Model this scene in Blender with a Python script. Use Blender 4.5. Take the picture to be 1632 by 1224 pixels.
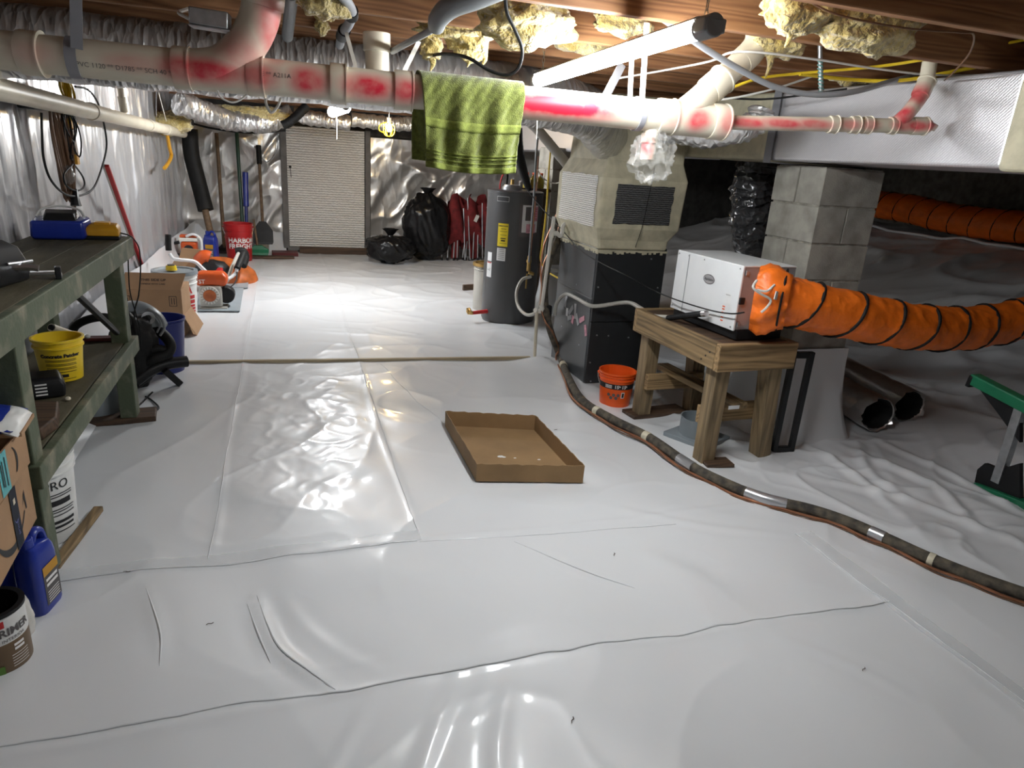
import bpy, bmesh, math, random
import numpy as np
from mathutils import Vector, Matrix, Euler

# ---------------------------------------------------------------- clear
for o in list(bpy.data.objects):
    bpy.data.objects.remove(o, do_unlink=True)
scene = bpy.context.scene
COL = scene.collection
PI = math.pi
R_ = math.radians

# ---------------------------------------------------------------- camera
cam = bpy.data.cameras.new('camera')
cam.sensor_width = 36.0
cam.lens = 23.846
cam.clip_start = 0.02
cam_ob = bpy.data.objects.new('camera', cam)
COL.objects.link(cam_ob)
cam_ob.matrix_world = Matrix((
    (0.95037, 0.03539, -0.30910, 0.0),
    (-0.30371, 0.32113, -0.89701, 0.0),
    (0.06751, 0.94637, 0.31594, 1.5),
    (0, 0, 0, 1)))
scene.camera = cam_ob

# ---------------------------------------------------------------- world, exposure
w = bpy.data.worlds.new('world')
scene.world = w
w.use_nodes = True
w.node_tree.nodes['Background'].inputs[0].default_value = (0.5, 0.5, 0.55, 1)
w.node_tree.nodes['Background'].inputs[1].default_value = 0.0
scene.view_settings.view_transform = 'Standard'
scene.view_settings.look = 'None'
scene.view_settings.gamma = 1.0
scene.view_settings.use_curve_mapping = False
scene.view_settings.exposure = 0.85
TUBE_E = 88.0       # linear shop lights
BULB_E = 260.0       # caged bulb

# ---------------------------------------------------------------- noise
def _h(ix, iy, iz):
    n = np.sin(ix * 127.1 + iy * 311.7 + iz * 74.7) * 43758.5453
    return n - np.floor(n)
def vn(x, y, z=0.0):
    x = np.asarray(x, float); y = np.asarray(y, float); z = np.asarray(z, float) + 0 * x
    ix, iy, iz = np.floor(x), np.floor(y), np.floor(z)
    fx, fy, fz = x - ix, y - iy, z - iz
    fx = fx * fx * (3 - 2 * fx); fy = fy * fy * (3 - 2 * fy); fz = fz * fz * (3 - 2 * fz)
    def L(a, b, t): return a + (b - a) * t
    return L(L(L(_h(ix, iy, iz), _h(ix + 1, iy, iz), fx), L(_h(ix, iy + 1, iz), _h(ix + 1, iy + 1, iz), fx), fy),
             L(L(_h(ix, iy, iz + 1), _h(ix + 1, iy, iz + 1), fx), L(_h(ix, iy + 1, iz + 1), _h(ix + 1, iy + 1, iz + 1), fx), fy), fz)
def fbm(x, y, z=0.0, o=4):
    s = 0; a = .5
    for k in range(o):
        s = s + a * vn(x * 2 ** k + 7.3 * k, y * 2 ** k + 3.1 * k, z * 2 ** k); a *= .5
    return s / (1 - .5 ** o)
def ridge(x, y, p=4):
    return (1 - np.abs(2 * vn(x, y) - 1)) ** p
def sst(a, b, x):
    t = np.clip((np.asarray(x, float) - a) / (b - a), 0, 1)
    return t * t * (3 - 2 * t)

# ---------------------------------------------------------------- materials
MATS = {}
def _principled(name):
    m = bpy.data.materials.new(name); m.use_nodes = True
    nt = m.node_tree
    return m, nt, nt.nodes['Principled BSDF']
def _lin(c):
    return tuple(c)
def mat(name, col, rough=.5, metal=0.0, var=0.12, vs=9.0, bump=0.0, bs=60.0, coat=0.0, alpha=1.0, stretch=(1, 1, 1),
        rvar=0.0, trans=0.0, spec=.5, bdist=.004, col2=None, detail=4.0, lo=.35, hi=.65, sheen=0.0):
    if name in MATS: return MATS[name]
    m, nt, b = _principled(name)
    N = nt.nodes; K = nt.links
    tc = N.new('ShaderNodeTexCoord'); mp = N.new('ShaderNodeMapping'); mp.inputs['Scale'].default_value = stretch
    K.new(tc.outputs['Object'], mp.inputs['Vector'])
    no = N.new('ShaderNodeTexNoise'); no.inputs['Scale'].default_value = vs; no.inputs['Detail'].default_value = detail
    K.new(mp.outputs[0], no.inputs['Vector'])
    mr = N.new('ShaderNodeMapRange'); mr.inputs[1].default_value = lo; mr.inputs[2].default_value = hi
    K.new(no.outputs['Fac'], mr.inputs[0])
    mx = N.new('ShaderNodeMix'); mx.data_type = 'RGBA'
    c2 = col2 if col2 else tuple(min(1, c * (1 + var)) for c in col)
    c1 = col if col2 else tuple(c * (1 - var) for c in col)
    mx.inputs[6].default_value = (*c1, 1); mx.inputs[7].default_value = (*c2, 1)
    K.new(mr.outputs[0], mx.inputs[0]); K.new(mx.outputs[2], b.inputs['Base Color'])
    b.inputs['Roughness'].default_value = rough; b.inputs['Metallic'].default_value = metal
    b.inputs['Specular IOR Level'].default_value = spec
    if rvar:
        r2 = N.new('ShaderNodeMapRange'); r2.inputs[3].default_value = rough - rvar; r2.inputs[4].default_value = rough + rvar
        r2.inputs[1].default_value = .3; r2.inputs[2].default_value = .7
        K.new(no.outputs['Fac'], r2.inputs[0]); K.new(r2.outputs[0], b.inputs['Roughness'])
    if coat: b.inputs['Coat Weight'].default_value = coat; b.inputs['Coat Roughness'].default_value = .12
    if sheen: b.inputs['Sheen Weight'].default_value = sheen
    if trans: b.inputs['Transmission Weight'].default_value = trans
    if alpha < 1: b.inputs['Alpha'].default_value = alpha
    if bump:
        n2 = N.new('ShaderNodeTexNoise'); n2.inputs['Scale'].default_value = bs; n2.inputs['Detail'].default_value = 5
        K.new(mp.outputs[0], n2.inputs['Vector'])
        bp = N.new('ShaderNodeBump'); bp.inputs['Strength'].default_value = bump; bp.inputs['Distance'].default_value = bdist
        K.new(n2.outputs['Fac'], bp.inputs['Height']); K.new(bp.outputs[0], b.inputs['Normal'])
    MATS[name] = m
    return m
def wood(name, c1, c2, axis='X', scale=14.0, rough=.65, bump=.25):
    if name in MATS: return MATS[name]
    m, nt, b = _principled(name); N = nt.nodes; K = nt.links
    tc = N.new('ShaderNodeTexCoord'); mp = N.new('ShaderNodeMapping')
    mp.inputs['Scale'].default_value = {'X': (.07, 1, 1), 'Y': (1, .07, 1), 'Z': (1, 1, .07)}[axis]
    K.new(tc.outputs['Object'], mp.inputs['Vector'])
    no = N.new('ShaderNodeTexNoise'); no.inputs['Scale'].default_value = 5; no.inputs['Detail'].default_value = 3
    K.new(mp.outputs[0], no.inputs['Vector'])
    sc = N.new('ShaderNodeMath'); sc.operation = 'MULTIPLY'; sc.inputs[1].default_value = scale
    K.new(no.outputs['Fac'], sc.inputs[0])
    fr = N.new('ShaderNodeMath'); fr.operation = 'PINGPONG'; fr.inputs[1].default_value = .5
    K.new(sc.outputs[0], fr.inputs[0])
    n2 = N.new('ShaderNodeTexNoise'); n2.inputs['Scale'].default_value = 60; n2.inputs['Detail'].default_value = 5
    K.new(mp.outputs[0], n2.inputs['Vector'])
    ad = N.new('ShaderNodeMath'); ad.operation = 'MULTIPLY_ADD'; ad.inputs[1].default_value = .9
    K.new(n2.outputs['Fac'], ad.inputs[0]); K.new(fr.outputs[0], ad.inputs[2])
    mr = N.new('ShaderNodeMapRange'); mr.inputs[1].default_value = .35; mr.inputs[2].default_value = 1.0
    K.new(ad.outputs[0], mr.inputs[0])
    mx = N.new('ShaderNodeMix'); mx.data_type = 'RGBA'
    mx.inputs[6].default_value = (*c1, 1); mx.inputs[7].default_value = (*c2, 1)
    K.new(mr.outputs[0], mx.inputs[0]); K.new(mx.outputs[2], b.inputs['Base Color'])
    b.inputs['Roughness'].default_value = rough
    bp = N.new('ShaderNodeBump'); bp.inputs['Strength'].default_value = bump; bp.inputs['Distance'].default_value = .003
    K.new(ad.outputs[0], bp.inputs['Height']); K.new(bp.outputs[0], b.inputs['Normal'])
    MATS[name] = m
    return m
def scrim(name, col, rough, axis='Z', freq=90.0, metal=.85, strength=.6, col2=None):
    """foil with fine woven reinforcing lines"""
    if name in MATS: return MATS[name]
    m, nt, b = _principled(name); N = nt.nodes; K = nt.links
    tc = N.new('ShaderNodeTexCoord')
    no = N.new('ShaderNodeTexNoise'); no.inputs['Scale'].default_value = 14; no.inputs['Detail'].default_value = 6
    K.new(tc.outputs['Object'], no.inputs['Vector'])
    wv = N.new('ShaderNodeTexWave'); wv.wave_type = 'BANDS'; wv.bands_direction = axis
    wv.inputs['Scale'].default_value = freq / 6.2832 * 2; wv.inputs['Distortion'].default_value = 2.5
    wv.inputs['Detail'].default_value = 3; wv.inputs['Detail Scale'].default_value = 3
    K.new(tc.outputs['Object'], wv.inputs['Vector'])
    mx = N.new('ShaderNodeMix'); mx.data_type = 'RGBA'
    c2 = col2 or tuple(c * .45 for c in col)
    mx.inputs[6].default_value = (*c2, 1); mx.inputs[7].default_value = (*col, 1)
    K.new(wv.outputs['Fac'], mx.inputs[0]); K.new(mx.outputs[2], b.inputs['Base Color'])
    b.inputs['Metallic'].default_value = metal; b.inputs['Roughness'].default_value = rough
    ad = N.new('ShaderNodeMath'); ad.operation = 'ADD'
    K.new(no.outputs['Fac'], ad.inputs[0]); K.new(wv.outputs['Fac'], ad.inputs[1])
    bp = N.new('ShaderNodeBump'); bp.inputs['Strength'].default_value = strength; bp.inputs['Distance'].default_value = .006
    K.new(ad.outputs[0], bp.inputs['Height']); K.new(bp.outputs[0], b.inputs['Normal'])
    MATS[name] = m
    return m
def crumple(name, col, rough, metal, scale=18.0, strength=.7, dist=.012, alpha=1.0, var=.1, stretch=(1, 1, 1), coat=0.0, spec=.5):
    """creased film: faceted cell relief plus a ridged noise"""
    if name in MATS: return MATS[name]
    m, nt, b = _principled(name); N = nt.nodes; K = nt.links
    tc = N.new('ShaderNodeTexCoord'); mp = N.new('ShaderNodeMapping'); mp.inputs['Scale'].default_value = stretch
    K.new(tc.outputs['Object'], mp.inputs['Vector'])
    dn = N.new('ShaderNodeTexNoise'); dn.inputs['Scale'].default_value = scale * .4; dn.inputs['Detail'].default_value = 3
    K.new(mp.outputs[0], dn.inputs['Vector'])
    ad = N.new('ShaderNodeVectorMath'); ad.operation = 'MULTIPLY_ADD'; ad.inputs[1].default_value = (2.2 / scale,) * 3
    K.new(dn.outputs['Color'], ad.inputs[0]); K.new(mp.outputs[0], ad.inputs[2])
    vo = N.new('ShaderNodeTexVoronoi'); vo.inputs['Scale'].default_value = scale
    K.new(ad.outputs[0], vo.inputs['Vector'])
    rn = N.new('ShaderNodeTexNoise'); rn.noise_type = 'RIDGED_MULTIFRACTAL'; rn.inputs['Scale'].default_value = scale * .25; rn.inputs['Detail'].default_value = 5
    K.new(ad.outputs[0], rn.inputs['Vector'])
    sm = N.new('ShaderNodeMath'); sm.operation = 'MULTIPLY_ADD'; sm.inputs[1].default_value = .35
    K.new(rn.outputs['Fac'], sm.inputs[0]); K.new(vo.outputs['Distance'], sm.inputs[2])
    bp = N.new('ShaderNodeBump'); bp.inputs['Strength'].default_value = strength; bp.inputs['Distance'].default_value = dist
    K.new(sm.outputs[0], bp.inputs['Height']); K.new(bp.outputs[0], b.inputs['Normal'])
    mx = N.new('ShaderNodeMix'); mx.data_type = 'RGBA'
    mx.inputs[6].default_value = (*tuple(c * (1 - var) for c in col), 1); mx.inputs[7].default_value = (*tuple(min(1, c * (1 + var)) for c in col), 1)
    K.new(dn.outputs['Fac'], mx.inputs[0]); K.new(mx.outputs[2], b.inputs['Base Color'])
    b.inputs['Roughness'].default_value = rough; b.inputs['Metallic'].default_value = metal
    if alpha < 1: b.inputs['Alpha'].default_value = alpha
    b.inputs['Specular IOR Level'].default_value = spec
    if coat: b.inputs['Coat Weight'].default_value = coat; b.inputs['Coat Roughness'].default_value = .09
    MATS[name] = m
    return m
def emit(name, col, s):
    if name in MATS: return MATS[name]
    m, nt, b = _principled(name)
    b.inputs['Base Color'].default_value = (*col, 1)
    b.inputs['Emission Color'].default_value = (*col, 1); b.inputs['Emission Strength'].default_value = s
    MATS[name] = m
    return m
def painted_pvc(name, base, blobs, paint=(.52, .012, .035)):
    """PVC with patches of red marking spray; blobs = (x, y, z, half length, half width, strength)"""
    if name in MATS: return MATS[name]
    m, nt, b = _principled(name); N = nt.nodes; K = nt.links
    geo = N.new('ShaderNodeNewGeometry')
    no = N.new('ShaderNodeTexNoise'); no.inputs['Scale'].default_value = 22; no.inputs['Detail'].default_value = 5
    K.new(geo.outputs['Position'], no.inputs['Vector'])
    acc = None
    for (x, y, z, lx, lw, st) in blobs:
        su = N.new('ShaderNodeVectorMath'); su.operation = 'SUBTRACT'; su.inputs[1].default_value = (x, y, z)
        K.new(geo.outputs['Position'], su.inputs[0])
        mu = N.new('ShaderNodeVectorMath'); mu.operation = 'MULTIPLY'; mu.inputs[1].default_value = (1 / lx, .5 / lw, 1 / lw)
        K.new(su.outputs[0], mu.inputs[0])
        le = N.new('ShaderNodeVectorMath'); le.operation = 'LENGTH'; K.new(mu.outputs[0], le.inputs[0])
        mr = N.new('ShaderNodeMapRange'); mr.inputs[1].default_value = 1.25; mr.inputs[2].default_value = .45
        mr.inputs[3].default_value = 0; mr.inputs[4].default_value = st
        K.new(le.outputs['Value'], mr.inputs[0])
        if acc is None: acc = mr.outputs[0]
        else:
            a = N.new('ShaderNodeMath'); a.operation = 'MAXIMUM'
            K.new(acc, a.inputs[0]); K.new(mr.outputs[0], a.inputs[1]); acc = a.outputs[0]
    mn = N.new('ShaderNodeMapRange'); mn.inputs[1].default_value = .3; mn.inputs[2].default_value = .6; mn.inputs[3].default_value = .7
    K.new(no.outputs['Fac'], mn.inputs[0])
    ml = N.new('ShaderNodeMath'); ml.operation = 'MULTIPLY'; ml.use_clamp = True
    K.new(acc, ml.inputs[0]); K.new(mn.outputs[0], ml.inputs[1])
    n3 = N.new('ShaderNodeTexNoise'); n3.inputs['Scale'].default_value = 7; K.new(geo.outputs['Position'], n3.inputs['Vector'])
    bx = N.new('ShaderNodeMix'); bx.data_type = 'RGBA'
    bx.inputs[6].default_value = (*base, 1); bx.inputs[7].default_value = (*tuple(c * .82 for c in base), 1)
    K.new(n3.outputs['Fac'], bx.inputs[0])
    mx = N.new('ShaderNodeMix'); mx.data_type = 'RGBA'
    K.new(bx.outputs[2], mx.inputs[6]); mx.inputs[7].default_value = (*paint, 1)
    K.new(ml.outputs[0], mx.inputs[0]); K.new(mx.outputs[2], b.inputs['Base Color'])
    b.inputs['Roughness'].default_value = .42
    MATS[name] = m
    return m

# ---------------------------------------------------------------- mesh helpers
WORLD = {}
def V(*a): return Vector(a if len(a) > 1 else a[0])
def catmull(pts, n=6, closed=False):
    P = [Vector(p) for p in pts]
    out = []
    m = len(P)
    rng = range(m) if closed else range(m - 1)
    for i in rng:
        p0 = P[(i - 1) % m] if closed or i > 0 else P[0] * 2 - P[1]
        p1 = P[i]; p2 = P[(i + 1) % m]
        p3 = P[(i + 2) % m] if closed or i + 2 < m else P[-1] * 2 - P[-2]
        for k in range(n):
            t = k / n
            out.append(.5 * ((2 * p1) + (p2 - p0) * t + (2 * p0 - 5 * p1 + 4 * p2 - p3) * t * t + (3 * p1 - p0 - 3 * p2 + p3) * t ** 3))
    if not closed: out.append(P[-1])
    return out
def frames(pts, closed=False):
    n = len(pts); T = []
    for i in range(n):
        a = pts[(i - 1) % n] if (closed or i > 0) else pts[0]
        b = pts[(i + 1) % n] if (closed or i < n - 1) else pts[-1]
        d = b - a
        T.append(d.normalized() if d.length > 1e-9 else Vector((0, 0, 1)))
    u = T[0].orthogonal().normalized()
    if abs(T[0].z) < .9:
        u = Vector((0, 0, 1)) - T[0] * T[0].z; u.normalize()
    F = []
    for i in range(n):
        if i:
            u = u - T[i] * u.dot(T[i])
            u = u.normalized() if u.length > 1e-6 else T[i].orthogonal().normalized()
        F.append((T[i], u.copy(), T[i].cross(u)))
    return F

class M:
    def __init__(s): s.v = []; s.f = []
    def add(s, vs, fs):
        o = len(s.v); s.v += [tuple(p) for p in vs]; s.f += [tuple(i + o for i in f) for f in fs]; return s
    def box(s, c, d, rot=None):
        c = Vector(c); h = Vector(d) / 2
        R = Euler(rot).to_matrix() if rot is not None and not isinstance(rot, Matrix) else rot
        vs = []
        for x in (-1, 1):
            for y in (-1, 1):
                for z in (-1, 1):
                    p = Vector((x * h.x, y * h.y, z * h.z))
                    vs.append(c + (R @ p if R is not None else p))
        return s.add(vs, [(0, 1, 3, 2), (4, 6, 7, 5), (0, 4, 5, 1), (2, 3, 7, 6), (0, 2, 6, 4), (1, 5, 7, 3)])
    def mm(s, a, b):
        a = Vector(a); b = Vector(b)
        return s.box((a + b) / 2, [abs(q) for q in (b - a)])
    def bar(s, p0, p1, w, h, up=(0, 0, 1)):
        p0 = Vector(p0); p1 = Vector(p1); d = p1 - p0; t = d.normalized(); u = Vector(up)
        if abs(t.dot(u)) > .98: u = Vector((0, 1, 0))
        sd = t.cross(u).normalized(); u = sd.cross(t)
        R = Matrix((sd, t, u)).transposed()
        return s.box((p0 + p1) / 2, (w, d.length, h), R)
    def loft(s, loops, cap=True, closed=True):
        n = len(loops[0]); vs = [p for l in loops for p in l]; fs = []
        for i in range(len(loops) - 1):
            for j in range(n if closed else n - 1):
                k = (j + 1) % n
                fs.append((i * n + j, i * n + k, (i + 1) * n + k, (i + 1) * n + j))
        if cap:
            fs.append(tuple(range(n - 1, -1, -1))); fs.append(tuple((len(loops) - 1) * n + j for j in range(n)))
        return s.add(vs, fs)
    def cyl(s, p0, p1, r0, r1=None, n=16, cap=True):
        p0 = Vector(p0); p1 = Vector(p1); r1 = r0 if r1 is None else r1
        t = (p1 - p0).normalized(); u = t.orthogonal().normalized(); w_ = t.cross(u)
        L = [[p + (u * math.cos(2 * PI * k / n) + w_ * math.sin(2 * PI * k / n)) * r for k in range(n)] for p, r in ((p0, r0), (p1, r1))]
        return s.loft(L, cap)
    def tube(s, pts, r, n=8, sub=6, closed=False, cap=True, flat=1.0):
        P = catmull(pts, sub, closed) if sub > 1 else [Vector(p) for p in pts]
        F = frames(P, closed)
        rr = r if callable(r) else (lambda t: r)
        m = len(P)
        L = [[P[i] + (F[i][1] * math.cos(2 * PI * k / n) + F[i][2] * math.sin(2 * PI * k / n) * flat) * rr(i / max(1, m - 1)) for k in range(n)] for i in range(m)]
        if closed: L.append(L[0]); cap = False
        return s.loft(L, cap)
    def lathe(s, prof, loc=(0, 0, 0), n=24, rot=None, sx=1, sy=1, cap=False):
        loc = Vector(loc); R = Euler(rot).to_matrix() if rot is not None and not isinstance(rot, Matrix) else rot
        L = []
        for (r, z) in prof:
            l = []
            for k in range(n):
                p = Vector((r * math.cos(2 * PI * k / n) * sx, r * math.sin(2 * PI * k / n) * sy, z))
                l.append(loc + (R @ p if R is not None else p))
            L.append(l)
        return s.loft(L, cap)
    def prism(s, poly, d, mapf=None):
        """poly 2D extruded by d along third axis; mapf((x,y,z)) to world"""
        n = len(poly); f = mapf or (lambda p: p)
        vs = [f((x, y, 0)) for x, y in poly] + [f((x, y, d)) for x, y in poly]
        fs = [tuple(range(n - 1, -1, -1)), tuple(range(n, 2 * n))] + [(i, (i + 1) % n, n + (i + 1) % n, n + i) for i in range(n)]
        return s.add(vs, fs)
    def grid(s, nu, nv, f, thick=None):
        vs = [f(i / (nu - 1), j / (nv - 1)) for i in range(nu) for j in range(nv)]
        fs = [(i * nv + j, (i + 1) * nv + j, (i + 1) * nv + j + 1, i * nv + j + 1) for i in range(nu - 1) for j in range(nv - 1)]
        return s.add(vs, fs)
    def ico(s, c, rad, sub=3, disp=None):
        bm = bmesh.new(); bmesh.ops.create_icosphere(bm, subdivisions=sub, radius=1)
        P = np.array([v.co[:] for v in bm.verts]); fs = [tuple(v.index for v in f.verts) for f in bm.faces]; bm.free()
        k = disp(P) if disp else np.ones(len(P))
        Q = P * k[:, None] * np.array(rad)[None] + np.array(c)[None]
        return s.add([tuple(q) for q in Q], fs)
    def xf(s, m):
        s.v = [tuple(m @ Vector(p)) for p in s.v]; return s
    def build(s, name, mt, parent=None, smooth=True, bevel=0.0, local=False, ang=38, solid=0.0, sub=0, seg=2):
        me = bpy.data.meshes.new(name)
        vs = s.v
        loc = None
        if parent is not None:
            if not local:
                inv = WORLD[parent].inverted(); vs = [inv @ Vector(p) for p in vs]
        else:
            a = np.array(vs); lo = a.min(0); hi = a.max(0); loc = Vector(((lo[0] + hi[0]) / 2, (lo[1] + hi[1]) / 2, lo[2]))
            vs = [Vector(p) - loc for p in vs]
        me.from_pydata([tuple(p) for p in vs], [], s.f); me.validate(); me.update()
        bm = bmesh.new(); bm.from_mesh(me); bmesh.ops.recalc_face_normals(bm, faces=bm.faces); bm.to_mesh(me); bm.free()
        if smooth:
            me.polygons.foreach_set('use_smooth', [True] * len(me.polygons)); me.set_sharp_from_angle(angle=R_(ang))
        me.materials.append(MATS[mt] if isinstance(mt, str) else mt)
        o = bpy.data.objects.new(name, me); COL.objects.link(o)
        if parent is not None:
            o.parent = parent; WORLD[o] = WORLD[parent].copy()
        else:
            o.location = loc; WORLD[o] = Matrix.Translation(loc)
        if solid:
            md = o.modifiers.new('thickness', 'SOLIDIFY'); md.thickness = solid; md.offset = 0
        if bevel:
            md = o.modifiers.new('bevel', 'BEVEL'); md.width = bevel; md.segments = seg; md.limit_method = 'ANGLE'; md.angle_limit = R_(40)
        if sub:
            md = o.modifiers.new('subdiv', 'SUBSURF'); md.levels = sub; md.render_levels = sub
        return o

def tag(o, label=None, cat=None, group=None, kind=None):
    if label: o['label'] = label
    if cat: o['category'] = cat
    if group: o['group'] = group
    if kind: o['kind'] = kind
    return o
def thing(name, label, cat, loc=(0, 0, 0), rz=0.0, group=None, rot=None):
    o = bpy.data.objects.new(name, None); o.empty_display_size = .05; COL.objects.link(o)
    o.location = loc; o.rotation_euler = rot if rot else (0, 0, rz)
    WORLD[o] = Matrix.Translation(Vector(loc)) @ Euler(rot if rot else (0, 0, rz)).to_matrix().to_4x4()
    return tag(o, label, cat, group)
def structure(name, label=None, loc=(0, 0, 0)):
    o = bpy.data.objects.new(name, None); COL.objects.link(o); o.location = loc
    WORLD[o] = Matrix.Translation(Vector(loc)); o['kind'] = 'structure'
    if label: o['label'] = label
    return o
def copy_part(o, parent, offset):
    c = o.copy(); COL.objects.link(c); c.parent = parent; c.location = Vector(o.location) + Vector(offset); WORLD[c] = WORLD[parent].copy(); return c

_txt = {}
def text_tris(s, size, align='CENTER', bold=0.0):
    cu = bpy.data.curves.new('lettering', 'FONT'); cu.body = s; cu.size = size; cu.align_x = align; cu.align_y = 'CENTER'
    cu.offset = bold; cu.resolution_u = 3
    ob = bpy.data.objects.new('lettering', cu); COL.objects.link(ob)
    bpy.context.view_layer.update()
    me = bpy.data.meshes.new_from_object(ob.evaluated_get(bpy.context.evaluated_depsgraph_get()))
    vs = [tuple(v.co) for v in me.vertices]; fs = [tuple(p.vertices) for p in me.polygons]
    bpy.data.objects.remove(ob); bpy.data.curves.remove(cu); bpy.data.meshes.remove(me)
    return vs, fs
def lettering(s, size, mapf, mt, parent, name='lettering', bold=0.0, align='CENTER', local=False):
    vs, fs = text_tris(s, size, align, bold)
    m = M(); m.add([mapf(x, y) for x, y, _ in vs], fs)
    return m.build(name, mt, parent, smooth=False, local=local)
def on_plane(o, u, v, eps=.0012):
    o = Vector(o); u = Vector(u).normalized(); v = Vector(v).normalized(); n = u.cross(v).normalized()
    return lambda x, y: o + u * x + v * y + n * eps
def on_cyl(c, rf, phi, z0, eps=.0012):
    """rf(z) radius; phi viewing angle of the text middle"""
    c = Vector(c)
    def f(x, y):
        z = z0 + y; r = rf(z) if callable(rf) else rf
        th = phi + x / r
        return c + Vector(((r + eps) * math.cos(th), (r + eps) * math.sin(th), z))
    return f
def patch(mapf, w_, h, nu=8, nv=2):
    return M().grid(nu, nv, lambda a, b: mapf((a - .5) * w_, (b - .5) * h))
rng = random.Random(7)

# ================================================================ MATERIAL LIBRARY
crumple('liner', (.70, .715, .735), .36, 0.0, 5.0, .22, .010, var=.04, coat=.3)
mat('seam_tape', (.82, .83, .84), rough=.25, var=.03, vs=8, bump=.2, bs=40, alpha=.35)
crumple('foil', (.62, .62, .64), .33, .72, 7.0, .55, .02, var=.12, stretch=(1, 1.6, .35))
crumple('foil_crinkle', (.68, .67, .66), .30, .78, 9.0, .55, .02, var=.12)
crumple('foil_duct', (.66, .65, .64), .30, .78, 11.0, .65, .018, var=.12, stretch=(3.2, 1, 1))
crumple('foil_wall', (.66, .65, .63), .32, .72, 4.5, .45, .03, var=.12, stretch=(1.4, 1, .6))
crumple('foil_dark', (.13, .13, .135), .22, .6, 14.0, 1.0, .03, var=.2)
scrim('foil_scrim', (.84, .83, .80), .42, 'Z', 73, .3, .9, (.40, .39, .37))
scrim('door_scrim', (.95, .94, .91), .42, 'Z', 30, .12, 1.0, (.50, .49, .47))
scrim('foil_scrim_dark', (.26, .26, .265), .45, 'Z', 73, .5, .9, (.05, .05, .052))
scrim('foil_bright', (.66, .65, .67), .40, 'DIAGONAL', 140, .62, .10, (.58, .57, .59))
mat('mastic', (.50, .46, .33), rough=.75, var=.14, vs=12, bump=.6, bs=30, bdist=.006)
mat('backing_dark', (.05, .048, .045), rough=.9, var=.3)
mat('block', (.30, .285, .25), rough=.95, var=.22, vs=9, bump=.8, bs=120, bdist=.003)
mat('mortar', (.26, .245, .21), rough=.95, var=.3, vs=20, bump=.8, bs=70)
wood('joist_wood', (.14, .055, .02), (.30, .145, .062), 'X', 18)
wood('subfloor_wood', (.12, .055, .025), (.22, .11, .05), 'Y', 10)
wood('wood_table', (.10, .065, .03), (.30, .20, .095), 'Y', 16)
wood('wood_table_x', (.13, .08, .035), (.38, .25, .12), 'X', 16)
wood('wood_table_z', (.12, .085, .045), (.31, .22, .12), 'Z', 14)
wood('wood_dark', (.035, .02, .012), (.10, .055, .03), 'X', 12)
wood('wood_pale', (.30, .24, .15), (.50, .42, .28), 'X', 10)
mat('pvc', (.62, .56, .44), rough=.4, var=.07, vs=6)
mat('pvc_white', (.68, .66, .60), rough=.38, var=.05, vs=6)
mat('pvc_grey', (.42, .40, .36), rough=.45, var=.08, vs=6)
mat('batt', (.42, .30, .08), rough=1.0, var=.3, vs=9, bump=1.0, bs=30, bdist=.05, sheen=.5, col2=(.66, .54, .26), spec=.1)
mat('white_strap', (.62, .60, .54), rough=.5, var=.08)
mat('grey_strap', (.22, .22, .24), rough=.5, var=.1)
mat('grey_plastic', (.20, .21, .22), rough=.45, var=.08)
mat('black_plastic', (.010, .010, .011), rough=.45, var=.2, spec=.3)
mat('black_rubber', (.010, .010, .010), rough=.6, var=.25, bump=.3, bs=80, spec=.25)
mat('black_paint', (.012, .012, .013), rough=.4, var=.15, spec=.35)
crumple('bag_plastic', (.009, .009, .010), .30, 0.0, 7.0, .5, .02, var=.2, spec=.3)
mat('steel', (.55, .55, .56), rough=.3, metal=.95, var=.08)
mat('galvanised', (.40, .41, .42), rough=.4, metal=.8, var=.15, vs=25)
mat('brass', (.50, .33, .12), rough=.4, metal=.9, var=.15)
mat('copper', (.40, .18, .10), rough=.4, metal=.8, var=.2)
mat('chain_steel', (.35, .33, .30), rough=.4, metal=.8)
mat('wire_white', (.60, .58, .54), rough=.5, var=.05)
mat('wire_yellow', (.66, .46, .02), rough=.45, var=.05)
mat('wire_brown', (.14, .07, .035), rough=.5, var=.2)
mat('wire_grey', (.28, .29, .31), rough=.5, var=.08)
mat('teal_wrap', (.10, .22, .20), rough=.5, var=.3, vs=40)
mat('red_plastic', (.42, .012, .014), rough=.35, var=.06)
mat('red_fabric', (.16, .012, .014), rough=.85, var=.3, vs=14, bump=.5, bs=60)
mat('orange_plastic', (.80, .10, .01), rough=.38, var=.05)
mat('orange_tool', (.52, .075, .010), rough=.4, var=.1)
mat('orange_dirty', (.42, .10, .02), rough=.5, var=.3, vs=10)
mat('orange_fabric', (.86, .17, .012), rough=.42, var=.08, vs=10, bump=.5, bs=18, bdist=.012)
mat('yellow_plastic', (.80, .56, .02), rough=.38, var=.05)
mat('yellow_dirty', (.74, .50, .02), rough=.45, var=.1)
mat('amber_plastic', (.55, .27, .015), rough=.4, var=.1)
mat('blue_plastic', (.012, .03, .26), rough=.3, var=.08)
mat('blue_dark', (.012, .02, .16), rough=.38, var=.1)
mat('white_plastic', (.70, .70, .68), rough=.4, var=.05)
mat('white_metal', (.70, .71, .72), rough=.35, var=.02)
mat('grey_metal', (.32, .33, .34), rough=.35, metal=.3, var=.04)
mat('paper_white', (.72, .72, .72), rough=.7, var=.04)
mat('paper_pink', (.62, .30, .36), rough=.7, var=.2, vs=40)
mat('paper_yellow', (.80, .62, .02), rough=.6, var=.04)
mat('ink', (.01, .01, .012), rough=.6, var=.1)
mat('ink_grey', (.10, .09, .09), rough=.7, var=.1)
mat('ink_red', (.50, .02, .02), rough=.6, var=.1)
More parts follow.
